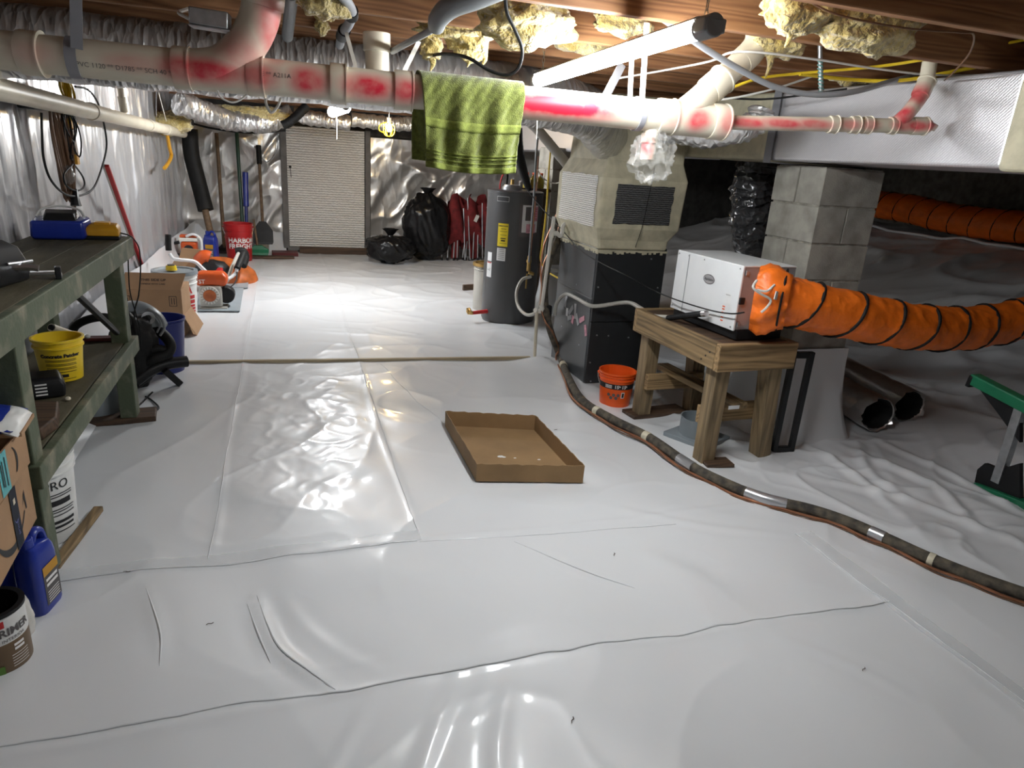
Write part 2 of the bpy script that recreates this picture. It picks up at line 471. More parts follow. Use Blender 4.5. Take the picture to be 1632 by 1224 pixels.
mat('ink_white', (.80, .78, .76), rough=.6, var=.05)
mat('cardboard', (.36, .215, .115), rough=.8, var=.08, vs=5, bump=.15, bs=120)
mat('cardboard_tray', (.27, .165, .075), rough=.8, var=.12, vs=5, bump=.15, bs=120)
mat('teal_tape', (.04, .34, .36), rough=.4, var=.05)
mat('navy_tape', (.02, .024, .035), rough=.7, var=.1, spec=.2)
mat('towel', (.135, .157, .036), rough=1.0, var=.2, vs=60, bump=.9, bs=240, bdist=.004, sheen=.3, spec=.1)
mat('towel_band', (.17, .20, .048), rough=.9, var=.15, vs=80, bump=.5, bs=300, spec=.1)
mat('heater_grey', (.068, .068, .070), rough=.34, var=.04)
mat('cabinet_grey', (.075, .08, .085), rough=.34, var=.05)
mat('cabinet_black', (.022, .024, .026), rough=.4, var=.08)
mat('tape_silver', (.50, .51, .53), rough=.3, metal=.75, var=.06)
mat('tape_cream', (.60, .55, .42), rough=.6, var=.15, vs=30)
mat('insul_black', (.035, .03, .026), rough=.85, var=.5, vs=25, bump=.6, bs=90, col2=(.12, .10, .07))
mat('bench_green', (.072, .090, .052), rough=.6, vs=10, bump=.4, bs=60, col2=(.20, .19, .13), lo=.50, hi=.72, detail=8)
mat('bench_top', (.040, .035, .020), rough=.75, vs=6, bump=.5, bs=50, stretch=(1, .3, 1), col2=(.115, .10, .062), detail=8, spec=.3)
mat('green_metal', (.012, .15, .07), rough=.35, var=.12)
mat('tarp', (.30, .35, .38), rough=.4, var=.05)
crumple('clear_plastic', (.55, .54, .52), .10, 0.0, 16.0, .9, .03, alpha=.20)
mat('duct_grey', (.22, .25, .27), rough=.4, var=.06)
mat('can_brown', (.14, .085, .04), rough=.45, var=.06)
mat('can_green', (.10, .22, .03), rough=.5)
mat('fabric_white', (.60, .58, .54), rough=.9, var=.1)
mat('pole_wood', (.14, .085, .045), rough=.6, var=.25, vs=20)
mat('pole_green', (.012, .05, .03), rough=.4)
mat('maroon', (.10, .015, .015), rough=.5)
mat('trim_grey', (.17, .165, .16), rough=.8, var=.15)
emit('tube_glow', (.94, .98, 1.0), TUBE_E)
emit('fill_tube_glow', (.94, .98, 1.0), TUBE_E * .17)  # for the added fill lamp behind the camera
emit('bulb_glow', (1.0, .72, .32), BULB_E)

# ================================================================ FLOOR
XL, YB, YF, XR = -1.30, 10.5, -1.9, 10.2
CREASES = [([(-.14, 2.16), (-.10, 1.98), (-.05, 1.83), (.09, 1.64)], .010, .013),
           ([(-.17, 2.12), (-.13, 1.95), (-.09, 1.80)], .005, .012),
           ([(-.05, 2.15), (0.02, 1.95), (.13, 1.78), (.25, 1.66)], .003, .02),
           ([(-.5, 2.25), (-.42, 2.0), (-.40, 1.85)], .004, .014),
           ([(.85, 2.3), (1.05, 2.05), (1.2, 1.9)], .003, .012),
           ([(1.35, 2.5), (1.7, 2.25), (2.05, 2.1)], .005, .02),
           ([(.2, 1.6), (.05, 1.35), (-.05, 1.2)], .004, .018),
           ([(.45, 1.62), (.30, 1.35), (.22, 1.2)], .005, .016),
           ([(.62, 1.6), (.50, 1.35), (.46, 1.2)], .004, .016),
           ([(1.5, 1.58), (1.7, 1.35), (1.8, 1.15)], .003, .02),
           ([(2.9, 3.0), (2.85, 2.5), (2.75, 2.15)], .014, .028),
           ([(3.1, 2.9), (3.2, 2.4), (3.0, 1.9)], .016, .03),
           ([(2.6, 2.6), (2.95, 2.2), (3.1, 1.75)], .014, .03),
           ([(3.3, 3.0), (3.0, 2.6), (2.9, 2.2)], .014, .03),
           ([(3.4, 3.0), (3.45, 2.4), (3.35, 1.7)], .014, .03)]
CREASE_PTS = [(np.array([p[:2] for p in catmull([(a, b, 0) for a, b in pts], 5)]), amp, max(wd, .022)) for pts, amp, wd in CREASES]
def seg_dist(x, y, a, b):
    ax, ay = a; bx, by = b
    t = np.clip(((x - ax) * (bx - ax) + (y - ay) * (by - ay)) / ((bx - ax) ** 2 + (by - ay) ** 2), 0, 1)
    return np.hypot(x - ax - t * (bx - ax), y - ay - t * (by - ay))
def floor_h(x, y):
    x = np.asarray(x, float); y = np.asarray(y, float)
    wx = .5 * vn(x * 1.7 + 3, y * 1.7); wy = .5 * vn(x * 1.9, y * 1.9 + 9)
    h = (fbm(x * 1.2, y * 1.2) - .5) * .012 + (fbm(x * 2.6 + y * 1.1 + 5, y * 1.7 - x * .6, 0, 2) - .5) * .026 * (1 - sst(4.4, 4.9, y)) + (vn((x + wx) * 5 + y * 2.5, (y + wy) * 2.2 - x) - .5) * .007
    tm = sst(.70, .84, x) * (1 - sst(1.33, 1.48, x)) * sst(2.60, 2.76, y) * (1 - sst(3.5, 3.64, y))
    h = h * (1 - .9 * tm) - .002 * tm
    h = h + ridge((x + wx) * 1.1 + y * .8, (y + wy) * .55 - x * .35, 9) * .0035
    # the slack, shiny strip between two seams
    s = sst(-.34, -.1, x) * (1 - sst(.25, .50, x)) * sst(2.35, 3.0, y) * (1 - sst(4.5, 4.85, y))
    h = h + s * ((fbm(x * 7, y * 5, 3) - .5) * .010 + (ridge((x + .2 * wx) * 5 + y * 2, (y + .3 * wy) * 3, 5) - .15) * .005 + (ridge((x + .3 * wy) * 9 - y * 5, x * 6 + y * 6, 4) - .2) * .003)
    # far half, taut diagonal wrinkles
    f = sst(4.85, 5.2, y)
    h = h + f * (ridge((x + wx) * 1.3 + y * .9, (y + wy) * 1.7 - x * .9, 6) * .011 + ridge((x + wx) * 2.6 - y * .9, (y + wy) * 3.1 + x * 1.4, 6) * .006 + ridge(x * 1.1 + y * 2.2 + wx, y * .8 - x * .7, 8) * .008) * (1 - .75 * (1 - sst(-.4, -.2, x)))
    # near half, left and middle
    n = (1 - f)
    h = h + n * (ridge((x + wx) * 2.0 - y * 1.1, (y + wy) * 1.3 + x * .8, 6) * .006 * (1 - tm) + ridge((x + wx) * 4 + y * 2, (y + wy) * 3 - x, 8) * .0015)
    # right of the pipe run: loose, heavily folded
    hx = 2.1 + .55 * np.clip(2.7 - y, 0, 3)
    r = sst(0.0, .22, x - hx) * n * sst(.2, .8, y)
    h = h + r * (ridge((x * .8 + y * .9 + wx) * 1.7, (x * .9 - y * .6 + wy) * 1.5, 4) * .022 + ridge((x + wx) * 2.8 + y * 1.3, (y + wy) * 3.1 - x * 1.6, 5) * .014 + ridge((x - wy) * 4.5 - y * 3, (y + wx) * 4.2 + x * 2, 5) * .006)
    r2 = sst(-.9, 0, x - hx) * (1 - sst(0, .1, x - hx)) * n
    h = h + r2 * ridge((x + wx) * 1.6 + y * 1.9, (x - y + wy) * 1.1, 7) * .007
    for P_, amp, wd in CREASE_PTS:
        lo = P_.min(0) - .25; hi = P_.max(0) + .25
        near = (x > lo[0]) & (x < hi[0]) & (y > lo[1]) & (y < hi[1])
        if not near.any(): continue
        xs_, ys_ = x[near], y[near]; n_ = len(P_); best = np.full(xs_.shape, 9.0); tt = np.zeros(xs_.shape)
        for k in range(n_ - 1):
            q = seg_dist(xs_, ys_, P_[k], P_[k + 1]); c_ = q < best; best = np.where(c_, q, best); tt = np.where(c_, (k + .5) / (n_ - 1), tt)
        tp = np.sin(np.pi * np.clip(tt, .02, .98)) ** .6
        h[near] += tp * (amp * np.exp(-(best / wd) ** 2) - amp * .3 * np.exp(-((best - wd * 2) / wd) ** 2))
    # overlapped seams
    for (k, pos, a0, a1) in (('x', -.32, 2.45, 10.2), ('x', .47, 2.4, 10.2), ('y', 2.38, -1.2, 2.05), ('y', 1.62, -1.2, 2.15), ('x', 2.13, .2, 2.1)):
        u, v_ = (x, y) if k == 'x' else (y, x)
        e = sst(a0, a0 + .05, v_) * (1 - sst(a1 - .05, a1, v_))
        h = h + e * .004 * np.exp(-((u - pos - .012 * np.sin(v_ * 3)) / .018) ** 2)
    # raised mound next to the air handler
    h = h + .05 * np.exp(-(((x - 1.86) / .16) ** 2 + ((y - 4.72) / .12) ** 2))
    # earth bank that rises towards the right foundation wall
    bank = .10 * sst(3.5, 4.4, x) + .74 * sst(4.4, 8.3, x)
    h = h + bank + sst(3.6, 4.4, x) * (ridge((x + wx) * 1.2 + y * .4, (y + wy) * 1.1 - x * .3, 5) * .05 + ridge(x * 2.5 + y, y * 2.2 - x, 5) * .02)
    return h
def fh(x, y): return float(floor_h(np.array([float(x)]), np.array([float(y)]))[0])
def big_grid(name, us, vs, f, mt, parent=None, ang=180):
    U, W_ = np.meshgrid(us, vs, indexing='ij')
    P = np.stack(f(U, W_), -1).reshape(-1, 3)
    nu, nv = len(us), len(vs)
    i, j = np.meshgrid(np.arange(nu - 1), np.arange(nv - 1), indexing='ij')
    a = (i * nv + j).ravel()
    Q = np.stack([a, a + nv, a + nv + 1, a + 1], -1)
    me = bpy.data.meshes.new(name)
    me.vertices.add(len(P)); me.vertices.foreach_set('co', P.ravel())
    me.loops.add(Q.size); me.loops.foreach_set('vertex_index', Q.ravel())
    me.polygons.add(len(Q)); me.polygons.foreach_set('loop_start', np.arange(len(Q)) * 4)
    me.update(calc_edges=True); me.validate()
    me.polygons.foreach_set('use_smooth', [True] * len(Q))
    me.materials.append(MATS[mt])
    o = bpy.data.objects.new(name, me); COL.objects.link(o)
    if parent:
        o.parent = parent; WORLD[o] = WORLD[parent].copy()
    else: WORLD[o] = Matrix()
    return o
xs = np.concatenate([np.arange(XL, -.75, .03), np.arange(-.75, 3.5, .0125), np.arange(3.5, 4.4, .025), np.arange(4.4, XR + .05, .06)])
ys = np.concatenate([np.arange(YF, .9, .06), np.arange(.9, 4.9, .0125), np.arange(4.9, 7, .02), np.arange(7, YB + .03, .03)])
floor = big_grid('floor', xs, ys, lambda U, W_: (U, W_, floor_h(U, W_)), 'liner')
tag(floor, 'wrinkled white plastic ground liner', kind='structure')
def seam(p0, p1, wd, n):
    p0 = np.array(p0); p1 = np.array(p1)
    d = (p1 - p0) / np.linalg.norm(p1 - p0); s = np.array([-d[1], d[0]])
    m = M()
    def f(a, b):
        q = p0 + (p1 - p0) * a + s * (wd * (b - .5) + .003 * math.sin(a * n * .25))
        return (q[0], q[1], fh(q[0], q[1]) + .0025)
    m.grid(n, 4, f); return m.build('seam_tape', 'seam_tape', floor)
seam((-.8, 2.40), (.48, 2.41), .075, 60); seam((2.15, .9), (2.14, 2.1), .09, 60)
def lip(p0, p1, r, seed, wob=.012):
    p0 = np.array(p0, float); p1 = np.array(p1, float); L_ = np.linalg.norm(p1 - p0); d = (p1 - p0) / L_; s_ = np.array([-d[1], d[0]]); n = int(L_ / .02)
    pts = []
    for k in range(n + 1):
        q = p0 + d * L_ * k / n + s_ * wob * (float(fbm(np.array([k * .07 + seed]), np.array([seed])) [0]) - .5) * 2
        pts.append((q[0], q[1], fh(q[0], q[1]) + r * .5))
    return M().tube(pts, lambda t: r * (.25 + 1.0 * float(fbm(np.array([t * L_ * 5 + seed]), np.array([seed]))[0])), 6, 1).build('sheet_edge', 'liner', floor)
lip((-1.0, 1.64), (2.12, 1.61), .0034, 1.0, .03); lip((-.85, 2.36), (.46, 2.37), .003, 2.0); lip((-.32, 2.42), (-.31, 9.6), .0025, 3.0, .008); lip((.475, 2.42), (.50, 9.6), .0025, 4.0, .008)
for (P_, amp, wd) in CREASE_PTS[:2] + CREASE_PTS[3:5]:
    pts = [(p[0], p[1], fh(p[0], p[1]) + .0005) for p in P_]
    M().tube(pts, lambda t: .0008 + .0026 * math.sin(PI * t), 6, 2).build('sheet_fold', 'liner', floor)
lip((2.13, .9), (2.10, 2.1), .003, 5.0); lip((.47, 2.37), (1.6, 2.28), .002, 6.0); lip((.83, 3.60), (.62, 4.80), .002, 7.0)

# ================================================================ WALLS
wall_left = structure('wall_left', 'left wall hung with silver foil insulation')
big_grid('foil_sheet', np.concatenate([np.arange(YF, 2, .06), np.arange(2, YB, .017)]), np.arange(.22, 2.0, .03),
         lambda Y, Z: (XL + .015 + .035 * ridge(Y * 1.9 + .4 * vn(Y * 1.5, Z * 2), Z * .3 + Y * .1, 7) + .022 * ridge(Y * 4.6 + .5 * vn(Y * 2, Z * 1.5), Z * .6, 6) + .008 * ridge(Y * 11 + Z * 2, Z * 1.6, 4) + .02 * fbm(Y * 1.5, Z * 1.5), Y, Z), 'foil', wall_left)
tag(big_grid('baseboard_left', np.arange(YF, YB, .05), np.arange(0, 1.01, .1),
         lambda Y, T: (XL + .30 - .21 * np.clip(T * 1.6, 0, 1) ** .6 + .03 * vn(Y * 2, T * 2), Y, .0 + T * (.34 + .1 * vn(Y * .7, 0 * Y)) + .003), 'liner'), 'white liner turned up along the foot of the left wall', kind='structure')
M().mm((XL - .2, YF, 0), (XL - .02, YB, 2.2)).build('foundation', 'backing_dark', wall_left, smooth=False)
wall_back = structure('wall_back', 'far wall covered with foil sheets and an insulated door panel')
M().mm((XL - .2, YB, -.1), (XR, YB + .2, 2.2)).build('foundation', 'backing_dark', wall_back, smooth=False)
def foil_back(x0, x1, z0, z1, name='foil_sheet', seed=0):
    big_grid(name, np.arange(x0, x1, .025), np.arange(z0, z1, .025),
             lambda X, Z: (X, YB - .02 - .07 * ridge(X * 1.6 - Z * 1.5 + seed + .6 * vn(X * 2, Z * 2), X * .9 + Z * .6, 3) - .03 * ridge(X * 5 - Z * 4, Z * 2 + X, 3) - .02 * fbm(X * 5, Z * 5), Z), 'foil_wall', wall_back)
foil_back(-1.3, -.02, .26, 1.78); foil_back(1.2, 3.3, .26, 1.66, seed=3.3); foil_back(3.3, 4.6, .1, 1.7, seed=5)
for (a, b) in ((-1.3, 0.02), (1.16, 4.0)):
    big_grid('liner_skirt', np.arange(a, b, .05), np.arange(0, 1.01, .1), lambda X, T: (X, YB - .16 + .10 * np.clip(T * 2, 0, 1) + .02 * vn(X * 3, T), T * .34), 'liner', wall_back)
M().mm((1.12, YB - .12, 1.66), (3.2, YB, 1.80)).build('header_board', 'backing_dark', wall_back, smooth=False)
door = structure('door_1', 'silver woven-foil insulation board over the far access door')
big_grid('door_panel', np.arange(.05, 1.121, .02), np.arange(.07, 1.72, .02), lambda X, Z: (X, YB - .10 + .012 * (fbm(X * 4, Z * 4) - .5) + .006 * ridge(X * 1.5, Z * 9, 3), Z), 'door_scrim', door)
m = M(); m.cyl((.09, YB - .13, 1.17), (.09, YB - .105, 1.17), .018); m.bar((.09, YB - .125, 1.17), (.10, YB - .125, 1.03), .008, .008)
m.build('door_handle', 'black_plastic', door)
for i, (a, b) in enumerate(((-.03, .05), (1.12, 1.19))):
    tag(M().mm((a, YB - .14, .05), (b, YB - .02, 1.72)).build('trim_%d' % (i + 1), 'trim_grey', bevel=.006), kind='structure')
tag(M().mm((.02, YB - .16, .02), (1.14, YB - .09, .07)).build('trim_3', 'trim_grey', bevel=.006), kind='structure')
wall_right = tag(M().mm((XR, YF, -.1), (XR + .2, YB, 2.2)).build('wall_right', 'block', smooth=False), 'dark foundation wall behind the earth bank', kind='structure')
wall_front = tag(M().mm((XL - .2, YF - .2, -.1), (XR, YF, 2.2)).build('wall_front', 'block', smooth=False), 'foundation wall behind the viewer', kind='structure')
# pale lip where the liner ends on top of the bank
m = M(); m.tube([(8.2, y, fh(8.2, y) + .02) for y in np.arange(1.5, 9, .3)], .018, 6, 2)
m.build('liner_edge', 'liner', floor)

# ================================================================ CEILING
ZJ = 1.95
ceiling = structure('ceiling', 'open wooden joists under the subfloor')
M().mm((XL - .2, YF, ZJ + .235), (XR + .2, YB + .2, ZJ + .26)).build('subfloor', 'subfloor_wood', ceiling, smooth=False)
JY = [-1.6, -1.18, -.75, -.32, .1, .52, .94, 1.30, 1.70, 2.18, 2.74, 3.20, 3.60]
while JY[-1] < YB - .5: JY.append(JY[-1] + .43)
j0 = None
for k, y in enumerate(JY):
    if j0 is None:
        j0 = M().mm((XL - .1, y, ZJ), (XR, y + .04, ZJ + .235)).build('joist', 'joist_wood', ceiling, smooth=False, bevel=.003, seg=1)
        y0 = y
    else:
        copy_part(j0, ceiling, (0.13 * math.sin(k * 5.0), y - y0, 0))

# ================================================================ DRAIN PIPE
PA, PB = V((-0.913, 2.683, 1.707)), V((1.614, 2.470, 1.687))
PD = (PB - PA).normalized()
P2, P3 = V((1.641, 2.468, 1.686)), V((2.487, 2.300, 1.734))
def px2(t): return P2 + (P3 - P2) * t
BL = []
for c, lx, lw, st in (((V((-0.226, 2.625, 1.701))), .14, .042, .95), (V((-0.283, 2.630, 1.702)), .10, .045, .8), (V((-0.440, 2.643, 1.703)), .09, .03, .35), (V((-0.713, 2.666, 1.705)), .07, .04, .25), (V((0.088, 2.598, 1.699)), .07, .05, .95), (V((0.285, 2.582, 1.697)), .10, .045, 1.0), (V((0.402, 2.572, 1.696)), .06, .045, .95), (V((-0.072, 2.612, 1.700)), .08, .045, .7),
                      (V((0.961, 2.525, 1.692)), .27, .044, 1.3), (V((0.866, 2.533, 1.692)), .18, .050, 1.0), (V((1.506, 2.479, 1.687)), .055, .045, .95), (V((1.400, 2.488, 1.688)), .05, .04, .45), (V((1.627, 2.469, 1.686)), .04, .05, .6)):
    BL.append((c.x, c.y - .058, c.z - .004, lx, lw, st))
for t, lx, st in ((.1, .12, .9), (.27, .14, .9), (.42, .1, .75), (.6, .05, .6), (.70, .05, .5), (.86, .06, .7), (.93, .06, .95), (1.0, .04, .8)):
    c = px2(t); BL.append((c.x, c.y - .03, c.z, lx, .022, st))
for p, l, wd, st in (((-0.115, 2.560, 1.758), .08, .07, .5), ((-0.021, 2.520, 1.845), .05, .11, .75), ((2.368, 2.290, 1.763), .04, .05, .95), ((2.423, 2.290, 1.844), .045, .05, .9)):
    BL.append((*p, l, wd, st))
painted_pvc('pvc_painted', (.66, .60, .48), BL)
dp = thing('drain_pipe', 'long cream drain pipe with red spray paint crossing the room under the joists', 'pipe', (0.4, 2.57, 1.63))
PV = 'pvc_painted'
def pseg(a, b, r, name='pipe_section', r1=None, n=28):
    return M().cyl(a, b, r, r1, n).build(name, PV, dp)
def hub(c0, c1, r, name='coupling'):
    c0 = V(c0); c1 = V(c1); d = (c1 - c0)
    m = M(); L = []
    t = d.normalized(); u = t.orthogonal().normalized(); w_ = t.cross(u)
    for a, rr in ((0, r - .009), (0, r), (.08, r + .0015), (.9, r + .0005), (.93, r + .004), (1, r + .004), (1, r - .009)):
        p = c0 + d * a
        L.append([p + (u * math.cos(2 * PI * k / 28) + w_ * math.sin(2 * PI * k / 28)) * rr for k in range(28)])
    m.loft(L, False); return m.build(name, PV, dp, ang=30)
pseg(PA, V((1.400, 2.488, 1.688)), .057)
for a, b in (((-0.757, 2.670, 1.705), (-0.695, 2.664, 1.705)), ((-0.324, 2.633, 1.702), (-0.273, 2.629, 1.702)), ((-0.101, 2.614, 1.700), (-0.048, 2.610, 1.700)), ((0.162, 2.592, 1.698), (0.217, 2.588, 1.698)), ((0.376, 2.574, 1.696), (0.441, 2.569, 1.696)), ((1.367, 2.491, 1.688), (1.432, 2.485, 1.688))):
    hub(a, b, .064)
# sweeping wye on the left
m = M(); m.tube([(-0.268, 2.628, 1.701), (-0.176, 2.610, 1.722), (-0.102, 2.600, 1.788), (-0.057, 2.590, 1.869), (-0.040, 2.580, 1.959), (-0.027, 2.580, 2.065)], .0615, 26, 8); m.build('wye_branch', PV, dp)
hub((-0.050, 2.585, 1.905), (-0.040, 2.580, 1.959), .069)
M().cyl((-0.273, 2.629, 1.702), (-0.099, 2.614, 1.700), .0625, None, 28).build('wye_body', PV, dp)
# wye on the right
M().cyl((1.427, 2.486, 1.688), (1.600, 2.471, 1.687), .063, None, 28).build('wye_body', PV, dp)
m = M(); m.tube([(1.448, 2.484, 1.688), (1.524, 2.480, 1.750), (1.633, 2.500, 1.842)], .052, 24, 6); m.build('wye_branch', PV, dp)
hub((1.573, 2.490, 1.791), (1.638, 2.500, 1.845), .056)
M().cyl((1.633, 2.500, 1.842), (1.733, 2.520, 1.928), .047, None, 24).build('pipe_section', 'pvc', dp)
m = M(); m.tube([(1.719, 2.520, 1.913), (1.767, 2.530, 1.955), (1.797, 2.540, 1.999), (1.801, 2.550, 2.059), (1.790, 2.550, 2.123)], .052, 24, 6); m.build('elbow', 'pvc', dp)
hub((1.586, 2.472, 1.687), (1.652, 2.467, 1.686), .066, 'reducer')
m = M(); m.cyl((1.646, 2.467, 1.686), (1.668, 2.465, 1.686), .055, .040, 24); m.build('reducer_bushing', PV, dp)
# two inch run
M().cyl(px2(-.01), px2(.86), .0275, None, 20).build('pipe_section', PV, dp)
for a, b in ((.515, .555), (.62, .66), (.685, .72)): hub(px2(a), px2(b), .032)
hub(px2(.815), px2(.845), .032)
M().cyl(px2(.83), px2(.99), .031, None, 20).build('wye_body', PV, dp)
m = M(); m.tube([px2(.84), (2.392, 2.310, 1.777), (2.444, 2.320, 1.840), (2.469, 2.330, 1.878)], .029, 18, 5); m.build('wye_branch', PV, dp)
hub((2.442, 2.320, 1.845), (2.477, 2.335, 1.907), .033)
M().cyl((2.475, 2.335, 1.895), (2.481, 2.360, 2.111), .028, None, 18).build('riser', 'pvc', dp)
hub(px2(.93), px2(1.0), .033)
m = M(); m.cyl(px2(1.0), px2(1.02), .026, None, 16); e = px2(1.035); m.box(e, (.03, .026, .026), (0.5, .1, .2)); m.build('cleanout_plug', PV, dp, bevel=.002)
# stub with trap, below
m = M(); q = V((1.348, 2.492, 1.689)); m.cyl(q - V(0, 0, .05), q - V(0, 0, .16), .028, .028, 18); m.cyl(q - V(0, 0, .065), q - V(0, 0, .10), .033, None, 18)
BLS = (q.x - .02, q.y - .03, q.z - .12, .03, .05, .9)
painted_pvc('pvc_stub', (.66, .60, .48), [BLS]); m.build('stub', 'pvc_stub', dp)
# print on the pipe
cpa = lambda c: (lambda x, y: V(c) + PD * x + V(0, -math.cos(y / .0585), math.sin(y / .0585)) * .0585)
def pipe_text(c, s, size, off):
    c = V(c)
    def f(x, y):
        a = (y + off) / .0582
        return c + PD * x + V(0, -math.cos(a), math.sin(a)) * .0584
    lettering(s, size, f, 'ink_grey', dp, 'print')
pipe_text((-0.458, 2.644, 1.703), 'PVC 1120 ** D1785 ** SCH 40 **', .020, -.022)
pipe_text((-0.012, 2.607, 1.699), 'E ** A211A', .020, .004)
pipe_text((1.145, 2.509, 1.690), '* PVC-DWV ASTM D2665 ASTM F891 NSF-dwv *', .010, .035)
# riser stub standing up behind the pipe
rs = thing('pipe_riser', 'short upright cream pipe stub behind the long drain pipe', 'pipe', (0.348, 2.800, 1.775))
a, b = V((0.348, 2.800, 1.725)), V((0.343, 2.800, 1.880))
M().cyl(a, b, .044, None, 24).build('pipe_section', 'pvc', rs); M().cyl(a + (b - a) * .72, b + V(0, 0, .02), .050, None, 24).build('coupling', 'pvc', rs, bevel=.003)

# straps
def strap(name, label, path, wd, mt, ring=None, up=(0, 1, 0), cat='strap'):
    t = thing(name, label, cat, path[-1] if path else ring)
    if path:
        m = M()
        for a, b in zip(path, path[1:]): m.bar(a, b, wd, .002, up)
        m.build('webbing', mt, t, smooth=False)
    if ring is not None:
        c = V(ring); m = M(); L = []
        for k in range(33):
            th = 2 * PI * k / 32
            L.append([c + PD * (wd * s_) + V(0, math.cos(th), math.sin(th)) * rr for s_, rr in ((-.5, .0590), (.5, .0590), (.5, .0615), (-.5, .0615))])
        m.loft(L, False); m.build('loop', mt, t)
    return t
strap('hanger_strap', 'wide dark grey hanger strap round the left end of the drain pipe', [(-0.566, 2.580, 1.907), (-0.589, 2.600, 1.725)], .033, 'grey_strap', (-0.609, 2.657, 1.704))
strap('hanger_strap', 'pale hanger strap dropping from a joist to the pipe right of the lamp', [(1.257, 2.450, 1.990), (1.275, 2.450, 1.723)], .022, 'white_strap', None)
strap('hanger_strap', 'grey band strapped round the drain pipe left of its right hub', [], .022, 'grey_strap', (1.287, 2.498, 1.689))
strap('hanger_strap', 'thin pale strap left of the wider pale strap by the lamp', [(1.267, 2.560, 1.892), (1.280, 2.560, 1.735)], .020, 'white_strap')
strap('hanger_strap', 'grey strap slanting behind the lit lamp tube to the pipe', [(1.323, 2.750, 1.890), (1.233, 2.700, 1.742)], .035, 'grey_strap')
strap('hanger_strap', 'narrow white strap slanting down left of the short pipe stub', [(0.226, 2.700, 1.875), (0.255, 2.620, 1.742)], .013, 'white_strap')
strap('hanger_strap', 'narrow white strap slanting down right of the short pipe stub', [(0.492, 2.750, 1.882), (0.409, 2.620, 1.745)], .016, 'white_strap')

# plastic bag round the trap
q = V((1.369, 2.491, 1.688)) + V(0, 0, -.145)
m = M(); m.ico(q, (.105, .07, .10), 5, lambda P: .50 + .45 * fbm(P[:, 0] * 2.2 + 3, P[:, 1] * 2.2, P[:, 2] * 1.6) + .40 * ridge(P[:, 0] * 2.6 + P[:, 2], P[:, 1] * 2.6 + P[:, 2] * .6, 3) * (.6 + .4 * P[:, 2] ** 2))
m.tube([q + V(0, 0, .06), q + V(0, 0, .11)], lambda t: .045 - .008 * t, 20, 2)
tag(m.build('plastic_bag', 'clear_plastic', ang=50), 'crumpled clear plastic bag tied round the pipe trap', 'bag')

# ================================================================ TOWEL
tw = thing('towel', 'green terry hand towel draped over the drain pipe', 'towel', (0.634, 2.500, 1.431))
ta, tb = V((0.454, 2.568, 1.696)), V((0.828, 2.536, 1.693))
def towel_pt(a, s):
    """a across 0..1; s along arc: negative back panel, positive front panel (metres from the ridge)"""
    c = ta + (tb - ta) * a
    R = .066; q = R * PI / 2
    fold = .014 * math.sin(a * 17 + 1.2 * math.sin(s * 9)) + .008 * math.sin(a * 33 + s * 14)
    if abs(s) < q:
        th = s / R; p = V(0, -math.sin(th) * R, math.cos(th) * R); k = abs(s) / q * .3
    else:
        d = abs(s) - q; sg = 1 if s > 0 else -1
        p = V(0, -sg * (R + .0 + .02 * d), -d); k = min(1, .3 + d * 5)
    sh = V(.02, 0, 0) * (s if s > 0 else 0) * .5 - V(PD) * (max(0, s) * .14 * (a - .5))
    return c + p + V(0, -fold * k - (.004 if s > 0 else -.004), 0) + sh + V(0, 0, -.012 * math.sin(a * PI) * k * (1 if s > 0 else .5))
FRONT = .35; BACK = .33
def tf(s0, s1, off=0.0):
    def f(a, b):
        s = s0 + (s1 - s0) * b
        p = towel_pt(a, s)
        rib = .0016 * math.sin((a * 60 + s * 120)) if off == 0 else 0
        return p + V(0, -(off + rib) * (1 if s > 0 else -1), 0)
    return f
M().grid(90, 110, tf(-BACK, FRONT)).build('towel_cloth', 'towel', tw, solid=.007, ang=180)
for s0, s1 in ((.185, .215), (FRONT - .062, FRONT - .056), (FRONT - .050, FRONT - .046), (FRONT - .036, FRONT - .030)):
    M().grid(90, 4, tf(s0, s1, .0045)).build('woven_band', 'towel_band', tw, solid=.003, ang=180)
M().grid(90, 5, tf(FRONT - .02, FRONT, .003)).build('hem', 'towel_band', tw, solid=.008, ang=180)

